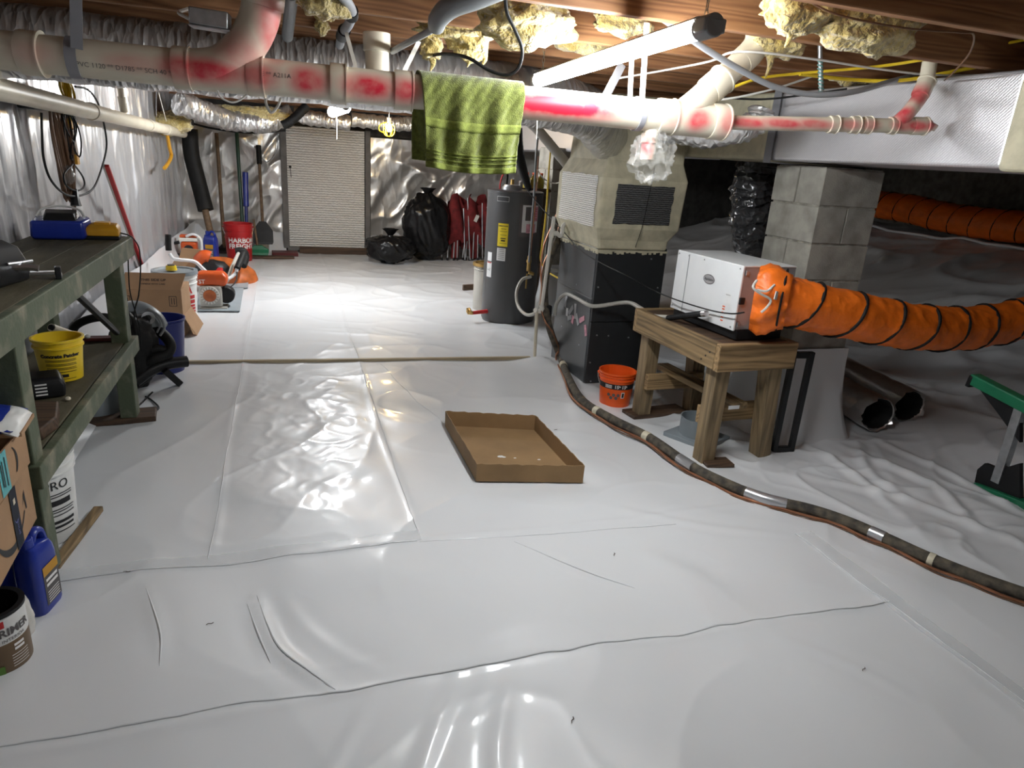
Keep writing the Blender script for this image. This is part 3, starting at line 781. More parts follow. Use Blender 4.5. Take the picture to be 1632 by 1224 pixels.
# ================================================================ LAMPS
def shop_light(label, p0, p1, group='linear shop lights', glow='tube_glow', r=.026):
    p0 = V(p0); p1 = V(p1); d = (p1 - p0).normalized()
    t = thing('shop_light', label, 'lamp', ((p0 + p1) / 2), group=group)
    M().cyl(p0 + d * .05, p1 - d * .012, r, None, 20).build('tube', glow, t)
    hs = M(); L = []
    for k in range(11):
        a = R_(40 + 10 * k); o_ = V(math.cos(a) * (r + .002), 0, math.sin(a) * (r + .002)); o2 = o_ * ((r + .007) / (r + .002))
        L.append([p0 + d * .05 + o_, p1 - d * .012 + o_, p1 - d * .012 + o2, p0 + d * .05 + o2])
    hs.loft(L, True); hs.build('housing', 'white_plastic', t)  # added cover, keeps direct upward light off the joists
    m = M(); m.cyl(p0 - d * .02, p0 + d * .05, .030, None, 20); m.box(p0 + d * .005, (.066, .05, .035)); m.build('end_cap', 'grey_plastic', t, bevel=.004)
    M().cyl(p1 - d * .012, p1 + d * .01, .028, None, 20).build('end_cap', 'white_plastic', t, bevel=.003)
    for p, k in ((p0 + d * .03, 1), (p1 - d * .05, 1)):
        m = M(); z = p.z + .025; n = max(2, int((ZJ + .03 - z) / .018)); dz = (ZJ + .03 - z) / n
        for i in range(n):
            c = V(p.x, p.y, z + (i + .5) * dz); a = (i % 2) * PI / 2
            m.tube([c + V(math.cos(a) * .005 * math.cos(q), math.sin(a) * .005 * math.cos(q), .013 * math.sin(q)) for q in np.linspace(0, 2 * PI, 9)[:-1]], .0014, 4, 1, closed=True)
        m.build('chain', 'chain_steel', t)
    return t
lamp = shop_light('bright lamp tube hung on chains across the drain pipe', (1.08, 1.74, 1.862), (1.045, 2.98, 1.818))
m = M(); m.tube([(1.029, 2.920, 1.789), (1.036, 2.920, 1.637), (1.038, 2.920, 1.581)], .002, 5, 3); m.build('pull_cord', 'wire_white', lamp)
lamp2 = shop_light('distant lamp tube glowing in front of the foil door panel', (.52, 6.35, 1.812), (.49, 7.55, 1.812), r=.050)
m = M(); m.tube([(0.482, 6.900, 1.769), (0.486, 6.900, 1.672), (0.484, 6.900, 1.551)], .003, 5, 3); m.build('pull_cord', 'wire_white', lamp2)
shop_light('added unseen lamp tube behind the viewer that fills the foreground', (.60, -1.35, 1.86), (.58, -.15, 1.86), glow='fill_tube_glow')  # unseen lamp added behind the camera to brighten the foreground
bl = thing('work_lamp', 'caged yellow work lamp hanging by the foil door panel', 'lamp', (1.169, 8.300, 1.603))
c = V((1.161, 8.300, 1.724))
m = M(); m.ico(c, (.032, .032, .042), 3); m.build('bulb', 'bulb_glow', bl)
m = M(); m.cyl(c + V(0, 0, .035), c + V(0, 0, .11), .022, .026, 14); m.build('socket', 'white_plastic', bl)
m = M()
for k in range(6):
    a = 2 * PI * k / 6
    m.tube([c + V(math.cos(a) * r, math.sin(a) * r, z) for r, z in ((.03, .05), (.062, .02), (.062, -.05), (.035, -.085), (.0, -.092))], .0045, 6, 4)
m.tube([c + V(math.cos(q) * .062, math.sin(q) * .062, -.01) for q in np.linspace(0, 2 * PI, 13)[:-1]], .004, 6, 2, closed=True)
m.tube([c + V(-.03, 0, .06), c + V(-.1, 0, .03), c + V(-.11, 0, -.03), c + V(-.05, 0, -.06)], .005, 6, 4)
m.build('cage', 'yellow_plastic', bl)
m = M(); m.tube([c + V(0, 0, .1), c + V(.0, 0, .16), c + V(.02, 0, .22), (c.x, c.y, ZJ + .02)], .005, 6, 4); m.build('hook', 'chain_steel', bl)

# ================================================================ INSULATION
def lump(label, c, rad, seed, amp=.75, drips=()):
    f = lambda P: (.5 + amp * fbm(P[:, 0] * 2.0 + seed, P[:, 1] * 2.0, P[:, 2] * 2.0 + seed, 2) + .22 * ridge(P[:, 0] * 3 + seed, P[:, 1] * 3 + P[:, 2] * 3, 2)) * (1 + .10 * (fbm(P[:, 0] * 9 + seed, P[:, 1] * 9, P[:, 2] * 9, 3) - .5))
    m = M(); m.ico(c, rad, 4, f)
    for dx, l in drips:
        p = V(c) + V(dx, 0, -rad[2] * .6); m.tube([p, p + V(.008, 0, -l * .5), p + V(-.004, 0, -l)], lambda t: .016 * (1 - t) + .003, 7, 4)
    return tag(m.build('insulation_batt', 'batt', ang=180), label, 'insulation', 'yellow insulation hanging between joists')
lump('large yellow insulation clump left of the bright lamp tube', (0.813, 2.500, 1.950), (.18, .12, .075), 1.0)
lump('tongue of yellow insulation hanging left of the black cable loop', (0.718, 2.900, 1.942), (.085, .06, .085), 2.0, .75, ((.0, .06), (.06, .05)))
lump('strip of yellow insulation under a joist by the cable loop', (0.654, 2.880, 1.950), (.17, .05, .035), 2.6)
lump('scalloped yellow insulation scrap above the middle of the lamp tube', (1.264, 2.690, 2.025), (.12, .035, .05), 3.0)
lump('yellow insulation scrap just above the far end of the lamp tube', (1.314, 3.120, 2.000), (.15, .045, .045), 4.0)
lump('yellow insulation clump at the top right of the lamp end cap', (1.542, 2.000, 1.999), (.13, .09, .07), 5.0, .75, ((-.02, .07),))
lump('long yellow insulation roll along the right joist', (1.830, 2.000, 1.972), (.22, .09, .07), 6.0)
lump('yellow insulation scrap beside the top of the angled pipe', (1.864, 2.500, 1.988), (.12, .06, .05), 7.0, .75, ((-.03, .09),))
lump('thick yellow insulation clump behind the grey sagging tube', (2.731, 2.950, 2.022), (.24, .10, .10), 8.0)
lump('yellow insulation bulge at the right edge under the joists', (2.750, 2.350, 2.067), (.24, .1, .06), 9.0)
lump('yellow insulation puff at the top left beside the grey conduit', (0.138, 2.500, 1.921), (.08, .06, .05), 10.0)
lump('small yellow insulation wisp under the left joists', (0.168, 3.190, 1.954), (.03, .03, .03), 11.0)
lump('yellow insulation wisp beside the grey hose neck', (0.568, 2.900, 1.890), (.045, .04, .05), 12.0, .75, ((.0, .06),))
lump('dim yellow insulation in the far left corner above the pipe', (-1.140, 8.600, 1.605), (.20, .12, .12), 13.0)
lump('yellow insulation over the far crinkled duct', (-0.331, 8.900, 1.783), (.45, .12, .08), 14.0)
lump('yellow insulation between joists at the right of the room top', (1.671, 2.500, 2.076), (.14, .06, .05), 15.0)

# ================================================================ OVERHEAD DUCTS
def flex(name, label, path, r, mt, cat='duct', n=20, sub=10, amp=.012, fr=60, group=None, seed=0):
    P = catmull(path, sub); F = frames(P); m = M(); L = []
    for i, p in enumerate(P):
        row = []
        for k in range(n):
            th = 2 * PI * k / n
            rr = r + amp * (float(vn(np.array([i * .55 + seed]), np.array([math.cos(th) * 2.5 + 5]), math.sin(th) * 2.5)[0]) - .5) * 2 + amp * .4 * math.sin(i * 2.1)
            row.append(p + (F[i][1] * math.cos(th) + F[i][2] * math.sin(th)) * rr)
        L.append(row)
    m.loft(L, True); return tag(m.build(name, mt, ang=60), label, cat, group)
flex('round_duct', 'silver foil-wrapped round duct running behind the drain pipe', [(-1.25, 3.42, 1.80), (-.6, 3.42, 1.80), (0, 3.42, 1.80), (.6, 3.42, 1.80), (1.2, 3.46, 1.79), (1.62, 3.75, 1.76), (1.88, 4.1, 1.70), (2.12, 4.45, 1.64)], .135, 'foil_duct', n=28, sub=14, amp=.008)
flex('flex_duct', 'crinkled silver flex duct sagging left of the door panel top', [(-0.995, 8.200, 1.794), (-0.761, 8.500, 1.733), (-0.531, 8.800, 1.683), (-0.200, 8.900, 1.692), (0.096, 9.000, 1.807)], .11, 'foil_duct', amp=.02, seed=3)
flex('flex_duct', 'crinkled silver flex duct above the left half of the door panel', [(0.138, 9.000, 1.811), (0.438, 9.000, 1.779), (0.790, 9.000, 1.765)], .085, 'foil_duct', amp=.016, seed=9)
flex('flex_duct', 'crinkled silver flex duct behind the caged work lamp', [(0.823, 9.200, 1.815), (1.208, 9.200, 1.802), (1.564, 9.200, 1.815), (2.095, 9.200, 1.825)], .085, 'foil_duct', amp=.016, seed=14)
flex('pipe_boot', 'black rubber elbow between the two far crinkled ducts', [(0.284, 8.600, 1.902), (0.200, 8.600, 1.816), (0.089, 8.600, 1.714), (0.006, 8.600, 1.668)], .05, 'black_rubber', cat='pipe', amp=.004)
flex('flex_duct', 'silver flex duct hanging behind the drain pipe near the air handler', [(2.142, 3.900, 1.724), (2.159, 3.600, 1.697), (2.162, 3.350, 1.685), (2.193, 3.150, 1.707), (2.261, 3.100, 1.747), (2.285, 3.100, 1.810)], .062, 'foil_duct', amp=.014, seed=21)

# ================================================================ WIRES AND CONDUITS
def cable(name, label, path, r, mt, cat='cable', n=7, sub=8, cap=True):
    return tag(M().tube(path, r, n, sub).build(name, mt), label, cat)
cable('grey_tube', 'grey plastic tube sagging across the ceiling in front of the trunk duct', [(0.957, 2.200, 2.053), (1.076, 2.250, 2.001), (1.247, 2.300, 1.976), (1.437, 2.350, 1.919), (1.672, 2.400, 1.860), (1.838, 2.420, 1.826), (2.020, 2.420, 1.818), (2.201, 2.420, 1.845), (2.458, 2.500, 1.913), (2.688, 2.600, 1.967)], .0115, 'wire_grey', 'tube', 10)
cable('yellow_cable', 'upper yellow cable crossing the right ceiling bays', [(1.815, 2.700, 1.842), (1.911, 2.650, 1.884), (2.071, 2.600, 1.915), (2.328, 2.450, 1.954), (2.481, 2.300, 1.992), (2.727, 2.150, 2.063)], .006, 'wire_yellow')
cable('yellow_cable', 'lower yellow cable running out at the right edge', [(2.071, 2.600, 1.913), (2.351, 2.600, 1.917), (2.523, 2.500, 1.924), (2.707, 2.400, 1.973), (2.881, 2.250, 2.028)], .008, 'wire_yellow')
cable('white_cable', 'thin white cable strung from the lamp past the angled pipe', [(1.429, 3.000, 1.865), (1.630, 2.950, 1.914), (1.690, 2.700, 1.931), (1.663, 2.450, 1.939), (1.989, 2.420, 1.942), (2.302, 2.420, 1.939), (2.635, 2.420, 1.948), (3.102, 2.400, 1.996)], .0045, 'wire_white')
cable('white_cable', 'second white cable rising behind the angled drain branch', [(1.942, 3.000, 1.819), (2.041, 2.950, 1.841), (2.203, 2.900, 1.891), (2.400, 2.900, 1.964)], .005, 'wire_white')
cable('brown_wire', 'thin dark wire looped along the near right joist', [(1.397, 1.800, 1.978), (1.491, 1.800, 1.955), (1.606, 1.800, 1.946), (1.796, 1.800, 1.945), (1.993, 1.800, 1.957), (2.073, 1.820, 1.961), (2.222, 1.950, 1.939), (2.342, 2.100, 1.905), (2.527, 2.300, 1.909)], .003, 'wire_brown')
cable('dark_wire', 'dark cable lying along the top of the trunk duct', [(2.106, 3.200, 1.855), (2.292, 3.100, 1.860), (2.385, 2.900, 1.880), (2.507, 2.800, 1.907)], .005, 'black_rubber')
cable('grey_hose', 'thick dark grey hose bending down between the joists', [(0.671, 2.250, 1.999), (0.588, 2.300, 1.963), (0.521, 2.350, 1.937), (0.492, 2.400, 1.909), (0.493, 2.450, 1.891)], lambda t: .036 - .008 * t * t, 'grey_plastic', 'hose', 14)
cable('conduit', 'thin grey conduit leaving the thick grey hose to the left', [(0.493, 2.450, 1.887), (0.472, 2.500, 1.876), (0.434, 2.650, 1.859), (0.401, 2.800, 1.844)], .011, 'wire_grey', 'conduit', 10)
cable('black_cable', 'black cable loop hanging between hose and insulation', [(0.677, 2.300, 1.992), (0.694, 2.320, 1.936), (0.736, 2.350, 1.890), (0.772, 2.380, 1.842), (0.769, 2.400, 1.789), (0.736, 2.420, 1.766), (0.682, 2.450, 1.777), (0.615, 2.500, 1.815), (0.581, 2.700, 1.844), (0.569, 3.000, 1.865)], .006, 'black_rubber')
cd = thing('conduit_offset', 'bent grey conduit with black couplings left of the pipe stub', 'conduit', (0.234, 3.000, 1.864))
m = M(); m.tube([(0.185, 2.400, 1.938), (0.218, 2.500, 1.928), (0.237, 2.600, 1.920), (0.235, 2.700, 1.903), (0.225, 2.850, 1.890), (0.225, 3.000, 1.869)], .0165, 12, 6); m.build('conduit', 'wire_grey', cd)
for a, b in (((0.233, 2.580, 1.926), (0.237, 2.620, 1.915)), ((0.228, 2.800, 1.896), (0.225, 2.880, 1.885))):
    M().cyl(a, b, .023, None, 14).build('coupling', 'black_plastic', cd)
cable('conduit', 'straight dark grey conduit right of the painted pipe bend', [(0.044, 2.600, 1.955), (0.041, 2.800, 1.930), (0.033, 3.100, 1.891)], .022, 'grey_plastic', 'conduit', 12, 2)
wp = thing('wrapped_pipe', 'short vertical pipe wrapped in teal tape behind the sagging tube', 'pipe', (2.079, 2.460, 1.823))
M().cyl((2.017, 2.460, 2.038), (2.082, 2.460, 1.823), .009, None, 10).build('pipe_section', 'galvanised', wp)
m = M(); a, b = V((2.042, 2.460, 1.951)), V((2.082, 2.460, 1.823))
m.tube([a + (b - a) * (k / 60) + V(math.cos(k) * .0098, math.sin(k) * .0098, 0) for k in range(61)], .003, 5, 1); m.build('tape_wrap', 'teal_wrap', wp)
jb = thing('junction_box', 'grey metal junction box on the left joists', 'box', (-0.206, 2.600, 1.824))
c = V((-0.204, 2.600, 1.851)); M().box(c, (.115, .07, .05), (0, .05, -.1)).build('box_body', 'galvanised', jb, bevel=.004)
M().box(c + V(0, 0, -.028), (.12, .075, .004), (0, .05, -.1)).build('cover_plate', 'galvanised', jb, bevel=.001)
m = M(); m.tube([(-0.253, 2.620, 1.843), (-0.281, 2.650, 1.857), (-0.306, 2.700, 1.874), (-0.282, 2.750, 1.895)], .006, 6, 5); m.build('cable_tail', 'wire_white', jb)
cable('white_hook', 'white loop of tubing hanging under the drain pipe', [(-0.048, 2.700, 1.651), (-0.049, 2.700, 1.621), (-0.034, 2.700, 1.593), (-0.012, 2.700, 1.614), (0.001, 2.700, 1.643)], .005, 'wire_white', 'tube')

# ================================================================ AIR HANDLER + PLENUM
ah = thing('air_handler', 'tall dark grey air handler cabinet with cream-sealed foil plenum on top', 'furnace', (2.255, 4.54, 0))
X0, X1, Y0, Y1 = 1.99, 2.52, 4.2, 4.88
M().mm((X0 + .004, Y0 + .02, .0), (X1, Y1, .98)).build('cabinet_body', 'cabinet_grey', ah, bevel=.006, smooth=False)
M().mm((X0 + .006, Y0 + .002, .005), (X1 - .004, Y0 + .022, .45)).build('front_panel', 'cabinet_black', ah, bevel=.003, smooth=False)
M().mm((X0 + .006, Y0 + .002, .456), (X1 - .004, Y0 + .022, .97)).build('front_panel', 'cabinet_black', ah, bevel=.003, smooth=False)
M().mm((X0, Y0 + .025, .62), (X0 + .006, Y1 - .02, .96)).build('side_panel', 'cabinet_grey', ah, bevel=.002, smooth=False)
M().mm((X0, Y0 + .025, .01), (X0 + .006, Y1 - .02, .61)).build('side_panel', 'cabinet_grey', ah, bevel=.002, smooth=False)
m0 = None
for (p, ax) in [((2.02, Y0, .70), 1), ((2.48, Y0, .70), 1), ((2.05, Y0, .36), 1), ((2.14, Y0, .355), 1), ((2.30, Y0, .34), 1), ((2.02, Y0, .16), 1), ((2.04, Y0, .02), 1), ((2.4, Y0, .9), 1)]:
    M().cyl((p[0], p[1] + .004, p[2]), (p[0], p[1] - .003, p[2]), .006, None, 8).build('screw', 'galvanised', ah)
for y, z in ((4.3, .93), (4.6, .93), (4.3, .58), (4.5, .66), (4.7, .30), (4.35, .25)):
    M().cyl((X0 + .002, y, z), (X0 - .003, y, z), .006, None, 8).build('screw', 'galvanised', ah)
for i, (y, z, a, l, mt) in enumerate(((4.66, .50, .2, .09, 'tape_silver'), (4.62, .43, -.1, .06, 'paper_white'), (4.55, .46, .8, .10, 'tape_silver'), (4.47, .47, -.15, .11, 'tape_silver'), (4.42, .42, -.7, .09, 'tape_silver'), (4.34, .44, 1.1, .09, 'paper_pink'), (4.50, .40, .2, .06, 'paper_pink'), (4.26, .38, -.4, .08, 'paper_pink'), (4.56, .40, 1.2, .08, 'tape_silver'))):
    M().box((X0 - .003, y, z), (.002, .035, l), (a, 0, 0)).build('tape_patch', mt, ah, smooth=False)
# plenum: flared box with tapered shoulders
def ring(x0, x1, y0, y1, z): return [(x0, y0, z), (x1, y0, z), (x1, y1, z), (x0, y1, z)]
pl_loops = [ring(1.985, 2.505, 4.19, 4.89, .955), ring(1.975, 2.51, 4.185, 4.90, 1.02), ring(1.945, 2.56, 4.15, 4.92, 1.10), ring(1.945, 2.575, 4.14, 4.92, 1.42), ring(2.0, 2.56, 4.20, 4.88, 1.53), ring(2.02, 2.56, 4.22, 4.86, 1.93)]
M().loft(pl_loops).build('plenum', 'mastic', ah, smooth=False, bevel=.018, seg=3)
def ragged(mapf, w_, h, seed, mt, name='foil_panel'):
    n = 40; pts = []
    for k in range(n):
        t = 4 * k / n; s_ = int(t); f = t - s_
        x, y = [(-.5 + f, -.5), (.5, -.5 + f), (.5 - f, .5), (-.5, .5 - f)][s_]
        j = .03 * (random.Random(seed * 100 + k).random() - .5)
        pts.append((x * w_ + j * w_, y * h + j * h * 1.2))
    m = M(); m.add([mapf(x, y) for x, y in pts], [tuple(range(n))]); return m.build(name, mt, ah, smooth=False)
ragged(on_plane((1.945, 4.53, 1.265), (0, -1, 0), (0, 0, 1), .003), .62, .33, 1, 'foil_scrim')
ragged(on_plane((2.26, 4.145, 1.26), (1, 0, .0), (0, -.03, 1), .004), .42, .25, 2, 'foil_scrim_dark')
ragged(on_plane((2.02, 4.35, 1.66), (0, -1, 0), (0, 0, 1), .003), .2, .2, 4, 'foil_scrim')
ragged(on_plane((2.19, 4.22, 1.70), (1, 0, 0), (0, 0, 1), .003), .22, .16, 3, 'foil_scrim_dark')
m = M(); rr = random.Random(5)       # drips of sealant running over the cabinet edge
for k in range(30):
    x = 1.995 + k * .0175; l = .01 + .02 * rr.random()
    m.box((x, 4.192, .955 - l / 2), (.018, .006, l))
for k in range(34):
    y = 4.2 + k * .02; l = .01 + .02 * rr.random()
    m.box((1.986, y, .955 - l / 2), (.006, .02, l))
m.build('sealant_edge', 'mastic', ah, smooth=False)
m = M(); m.tube([(2.30, 4.135, 1.5), (2.28, 4.13, 1.3), (2.26, 4.13, 1.12), (2.25, 4.17, .98)], .002, 5, 4); m.build('thermostat_wire', 'black_rubber', ah)

# trunk duct
td = thing('trunk_duct', 'big rectangular foil-faced trunk duct running right from the plenum', 'duct', (2.9, 2.7, 1.575))
M().mm((2.60, 2.02, 1.585), (3.22, 3.42, 1.935)).build('duct_section', 'foil_bright', td, bevel=.015, smooth=False, seg=3)
M().mm((2.59, -1.85, 1.575), (3.23, 2.03, 1.94)).build('mastic_sleeve', 'mastic', td, bevel=.02, smooth=False, seg=3)
M().mm((2.58, 3.42, 1.585), (3.22, 4.32, 1.94)).build('mastic_sleeve', 'mastic', td, bevel=.02, smooth=False, seg=3)
M().mm((2.40, 4.22, 1.60), (3.0, 4.75, 1.93)).build('plenum_neck', 'mastic', td, bevel=.03, smooth=False, seg=3)
M().mm((2.60, 4.76, 1.59), (3.22, 9.6, 1.935)).build('duct_section', 'foil_bright', td, bevel=.015, smooth=False, seg=3)
m = M(); m.mm((2.583, 3.36, 1.57), (2.587, 3.42, 1.96)); m.mm((2.583, 3.36, 1.57), (3.24, 3.42, 1.574)); m.build('hanger_strap', 'grey_strap', td, smooth=False)
# dark wrapped branch behind
flex('wrapped_duct', 'dark shiny plastic-wrapped duct dropping beside the block pier', [(3.227, 4.300, 1.666), (3.231, 4.350, 1.451), (3.288, 4.400, 1.227), (3.473, 4.500, 0.841), (3.606, 4.550, 0.531)], .135, 'foil_dark', amp=.03, seed=31, sub=12)

# ================================================================ BLOCK PIERS
def pier(name, label, x0, y0, nz, z0=0.0, wx=.40, wy=.40):
    t = thing(name, label, 'pier', (x0 + wx / 2, y0 + wy / 2, z0))
    bh = .203
    M().mm((x0 + .008, y0 + .008, z0), (x0 + wx - .008, y0 + wy - .008, z0 + nz * bh - .004)).build('mortar_core', 'mortar', t, smooth=False)
    base = {}
    for k in range(nz):
        z = z0 + k * bh
        if k % 2 == 0: parts = [(x0, y0, wx, wy / 2 - .004), (x0, y0 + wy / 2 + .004, wx, wy / 2 - .004)]
        else: parts = [(x0, y0, wx / 2 - .004, wy), (x0 + wx / 2 + .004, y0, wx / 2 - .004, wy)]
        for i, (a, b, c, d) in enumerate(parts):
            key = (k % 2, i)
            if key not in base:
                o = M().mm((a, b, z), (a + c, b + d, z + bh - .011)).build('block', 'block', t, smooth=False, bevel=.003, seg=1); base[key] = (o, z)
            else: copy_part(base[key][0], t, (rr.uniform(-.003, .003), rr.uniform(-.003, .003), z - base[key][1]))
    return t
p1 = pier('block_pier', 'grey concrete block pier under the trunk duct behind the orange hose', 2.75, 3.10, 7, .15)
# liner wrapped round its foot
def skirt_pts(x0, x1, y0, y1, h, fl, nm):
    m = M(); L = []
    for b in np.linspace(0, 1, 9):
        g = fl * (1 - b) ** 2.5; z = -.02 + b * (h + .02); l = []
        for k in range(48):
            t = 4 * k / 48; s_ = int(t); f = t - s_
            x, y = [(x0 + (x1 - x0) * f, y0), (x1, y0 + (y1 - y0) * f), (x1 - (x1 - x0) * f, y1), (x0, y1 - (y1 - y0) * f)][s_]
            cx, cy = (x0 + x1) / 2, (y0 + y1) / 2; d = V(x - cx, y - cy, 0).normalized()
            wv = .014 * float(vn(np.array([k * .5]), np.array([b * 3]), 2.0)[0])
            l.append((x + d.x * (g + wv), y + d.y * (g + wv), z))
        L.append(l)
    m.loft(L, False); return tag(m.build(nm, 'liner', ang=80), None, None)
tag(skirt_pts(2.74, 3.16, 3.09, 3.51, .56, .13, 'pier_wrap'), 'white liner wrapped round the foot of the near block pier', 'liner')
p2 = pier('block_pier', 'shadowed block pier standing behind the grey water heater', 2.48, 6.45, 8, 0)
tag(skirt_pts(2.46, 2.90, 6.43, 6.87, .5, .10, 'pier_wrap'), 'white liner wrapped round the pier behind the water heater', 'liner')

# ================================================================ WORK TABLE
tb_ = thing('work_table', 'rough brown wooden work table under the white dehumidifier', 'table', (2.07, 2.84, 0), R_(2.5))
W_, D_, H_ = .46, .76, .68
M().mm((-.005, .0, H_ - .042), (W_ / 2 - .003, D_, H_ - .004)).build('top_board', 'wood_dark', tb_, local=True, bevel=.004, smooth=False)
M().mm((W_ / 2 + .003, .0, H_ - .042), (W_ + .005, D_, H_ - .006)).build('top_board', 'wood_dark', tb_, local=True, bevel=.004, smooth=False)
M().mm((-.02, -.01, H_ - .14), (.018, D_ + .01, H_)).build('apron', 'wood_table', tb_, local=True, bevel=.004, smooth=False)
M().mm((W_ - .018, -.01, H_ - .14), (W_ + .02, D_ + .01, H_)).build('apron', 'wood_table', tb_, local=True, bevel=.004, smooth=False)
M().mm((-.018, -.046, H_ - .145), (W_ + .018, -.01, H_)).build('apron', 'wood_table_x', tb_, local=True, bevel=.004, smooth=False)
M().mm((-.018, D_ + .01, H_ - .14), (W_ + .018, D_ + .046, H_)).build('apron', 'wood_table_x', tb_, local=True, bevel=.004, smooth=False)
for x, y, s1, s2 in ((.02, .0, 1, -1), (W_ - .11, .0, 1, -1), (.02, D_ - .09, 1, 1), (W_ - .11, D_ - .09, 1, 1)):
    m = M(); q = .045
    bx = x + (.05 if x > .2 else -.0)
    m.loft([[(bx, y + .0, 0.0), (bx + .085, y, 0.0), (bx + .085, y + .085, 0.0), (bx, y + .085, 0.0)], [(x, y, H_ - .05), (x + .09, y, H_ - .05), (x + .09, y + .09, H_ - .05), (x, y + .09, H_ - .05)]])
    m.build('leg', 'wood_table_z', tb_, local=True, bevel=.004, smooth=False)
M().mm((.03, .09, .20), (W_ - .02, .125, .30)).build('stretcher', 'wood_table_x', tb_, local=True, bevel=.004, smooth=False)
M().mm((.03, D_ - .125, .20), (W_ - .02, D_ - .09, .30)).build('stretcher', 'wood_table_x', tb_, local=True, bevel=.004, smooth=False)
m = M(); m.bar((W_ / 2, .02, .315), (W_ / 2 - .03, D_ + .0, .315), .09, .036); m.build('stretcher', 'wood_table', tb_, local=True, bevel=.004, smooth=False)
for x, y in ((.0, .06), (.0, .03), (.0, .09)):
    M().cyl((-.0195, y, H_ - .03 - y * .9), (-.0225, y, H_ - .03 - y * .9), .005, None, 6).build('nail', 'ink', tb_, local=True)
M().box((.17, .0, .318), (.07, .002, .02)).build('paper_tag', 'paper_white', tb_, local=True, smooth=False)
def plank(label, c, d, rz, mt='wood_dark', name='wood_scrap'):
    return tag(M().box(c, d, (0, 0, rz)).build(name, mt, smooth=False, bevel=.004), label, 'board')
plank('dark board under the back leg of the wooden work table', (2.22, 3.58, .012), (.42, .14, .03), .12)
plank('small reddish board under the front leg of the wooden work table', (2.18, 2.83, .008), (.16, .10, .02), -.1)

# ================================================================ DEHUMIDIFIER
dh = thing('dehumidifier', 'white box dehumidifier standing on the wooden table', 'dehumidifier', (2.17, 2.87, .682), R_(4))
DW, DD, DZ, DH = .34, .56, .055, .325
M().mm((.02, .0, 0), (DW - .02, DD, DZ)).build('base_tray', 'black_plastic', dh, local=True, bevel=.006, smooth=False)
M().mm((0.004, 0.004, DZ), (DW, DD, DZ + DH)).build('housing', 'grey_metal', dh, local=True, bevel=.004, smooth=False)
M().mm((-.006, -.001, DZ - .004), (.006, DD, DZ + DH + .002)).build('side_panel', 'white_metal', dh, local=True, bevel=.003, smooth=False)
M().mm((-.004, .0, DZ + DH - .002), (DW, DD, DZ + DH + .005)).build('top_panel', 'white_metal', dh, local=True, bevel=.002, smooth=False)
M().mm((-.009, DD - .115, DZ + .003), (-.005, DD - .112, DZ + DH - .005)).build('panel_joint', 'grey_metal', dh, local=True, smooth=False)
sp = on_plane((-.0065, DD * .5, DZ + DH * .5), (0, -1, 0), (0, 0, 1), .001)
m = M(); m.add([sp(.03 + .048 * math.cos(k * 2 * PI / 28), .055 + .026 * math.sin(k * 2 * PI / 28)) for k in range(28)], [tuple(range(28))]); lg = m.build('badge', 'ink_grey', dh, local=True, smooth=False)
sp2 = on_plane((-.0065, DD * .5, DZ + DH * .5), (0, -1, 0), (0, 0, 1), .0018)
m = M(); m.add([sp2(.03 + .044 * math.cos(k * 2 * PI / 28), .055 + .022 * math.sin(k * 2 * PI / 28)) for k in range(28)], [tuple(range(28))]); m.build('badge_face', 'tape_silver', dh, local=True, smooth=False)
sp3 = on_plane((-.0065, DD * .5, DZ + DH * .5), (0, -1, 0), (0, 0, 1), .0026)
lettering('Aprilaire', .021, lambda x, y: sp3(x + .03, y + .055), 'ink', dh, 'logo', local=True)
for (u, v_, w_, h, mt) in ((.205, -.015, .052, .06, 'paper_white'), (.20, -.075, .055, .05, 'paper_white'), (.20, -.125, .05, .03, 'paper_white'), (-.215, .085, .022, .05, 'paper_white')):
    patch(lambda x, y: sp(x + u, y + v_), w_, h, 2, 2).build('sticker', mt, dh, local=True, smooth=False)
for v_ in (-.058, -.072, -.09, -.115, -.132):
    patch(lambda x, y: sp3(x + .185, y + v_), .02, .006, 2, 2).build('sticker_mark', 'orange_plastic', dh, local=True, smooth=False)
lettering('Aprilaire', .010, lambda x, y: sp3(x + .205, y + .006), 'ink_grey', dh, 'sticker_print', local=True)
for (u, v_) in ((-.26, .15), (-.03, .15), (.26, .15), (.26, -.15), (-.26, -.15), (-.17, .15)):
    q = sp(u, v_); M().cyl(q, q + V(-.003, 0, 0), .004, None, 8).build('screw', 'galvanised', dh, local=True)
for z in (DZ + DH - .03, DZ + .03): M().mm((.012, -.008, z - .012), (.03, .0, z + .012)).build('latch', 'galvanised', dh, local=True, bevel=.002, smooth=False)
M().mm((.0, -.012, DZ + .135), (.03, .0, DZ + .17)).build('power_inlet', 'black_plastic', dh, local=True, bevel=.002, smooth=False)
cable('power_cord', 'black power cord sagging from the water heater across the air handler to the dehumidifier', [(1.859, 5.400, 1.273), (1.928, 5.200, 1.144), (1.970, 4.900, 1.033), (1.930, 4.357, 0.929), (1.950, 4.031, 0.887), (1.970, 3.706, 0.864), (2.105, 3.620, 0.797), (2.080, 3.302, 0.803), (2.120, 3.037, 0.805), (2.130, 2.861, 0.826), (2.140, 2.773, 0.853)], .004, 'black_rubber', 'cord')
cable('drain_tube', 'pale grey drain tube crossing the air handler to the dehumidifier', [(1.950, 4.767, 0.372), (1.950, 4.739, 0.477), (1.950, 4.584, 0.572), (1.960, 4.395, 0.579), (1.965, 4.185, 0.575), (2.027, 4.120, 0.589), (2.107, 4.050, 0.622), (2.120, 3.900, 0.655), (2.090, 3.700, 0.662), (2.070, 3.520, 0.661), (2.084, 3.360, 0.688)], .0135, 'pvc_grey', 'tube', 10)
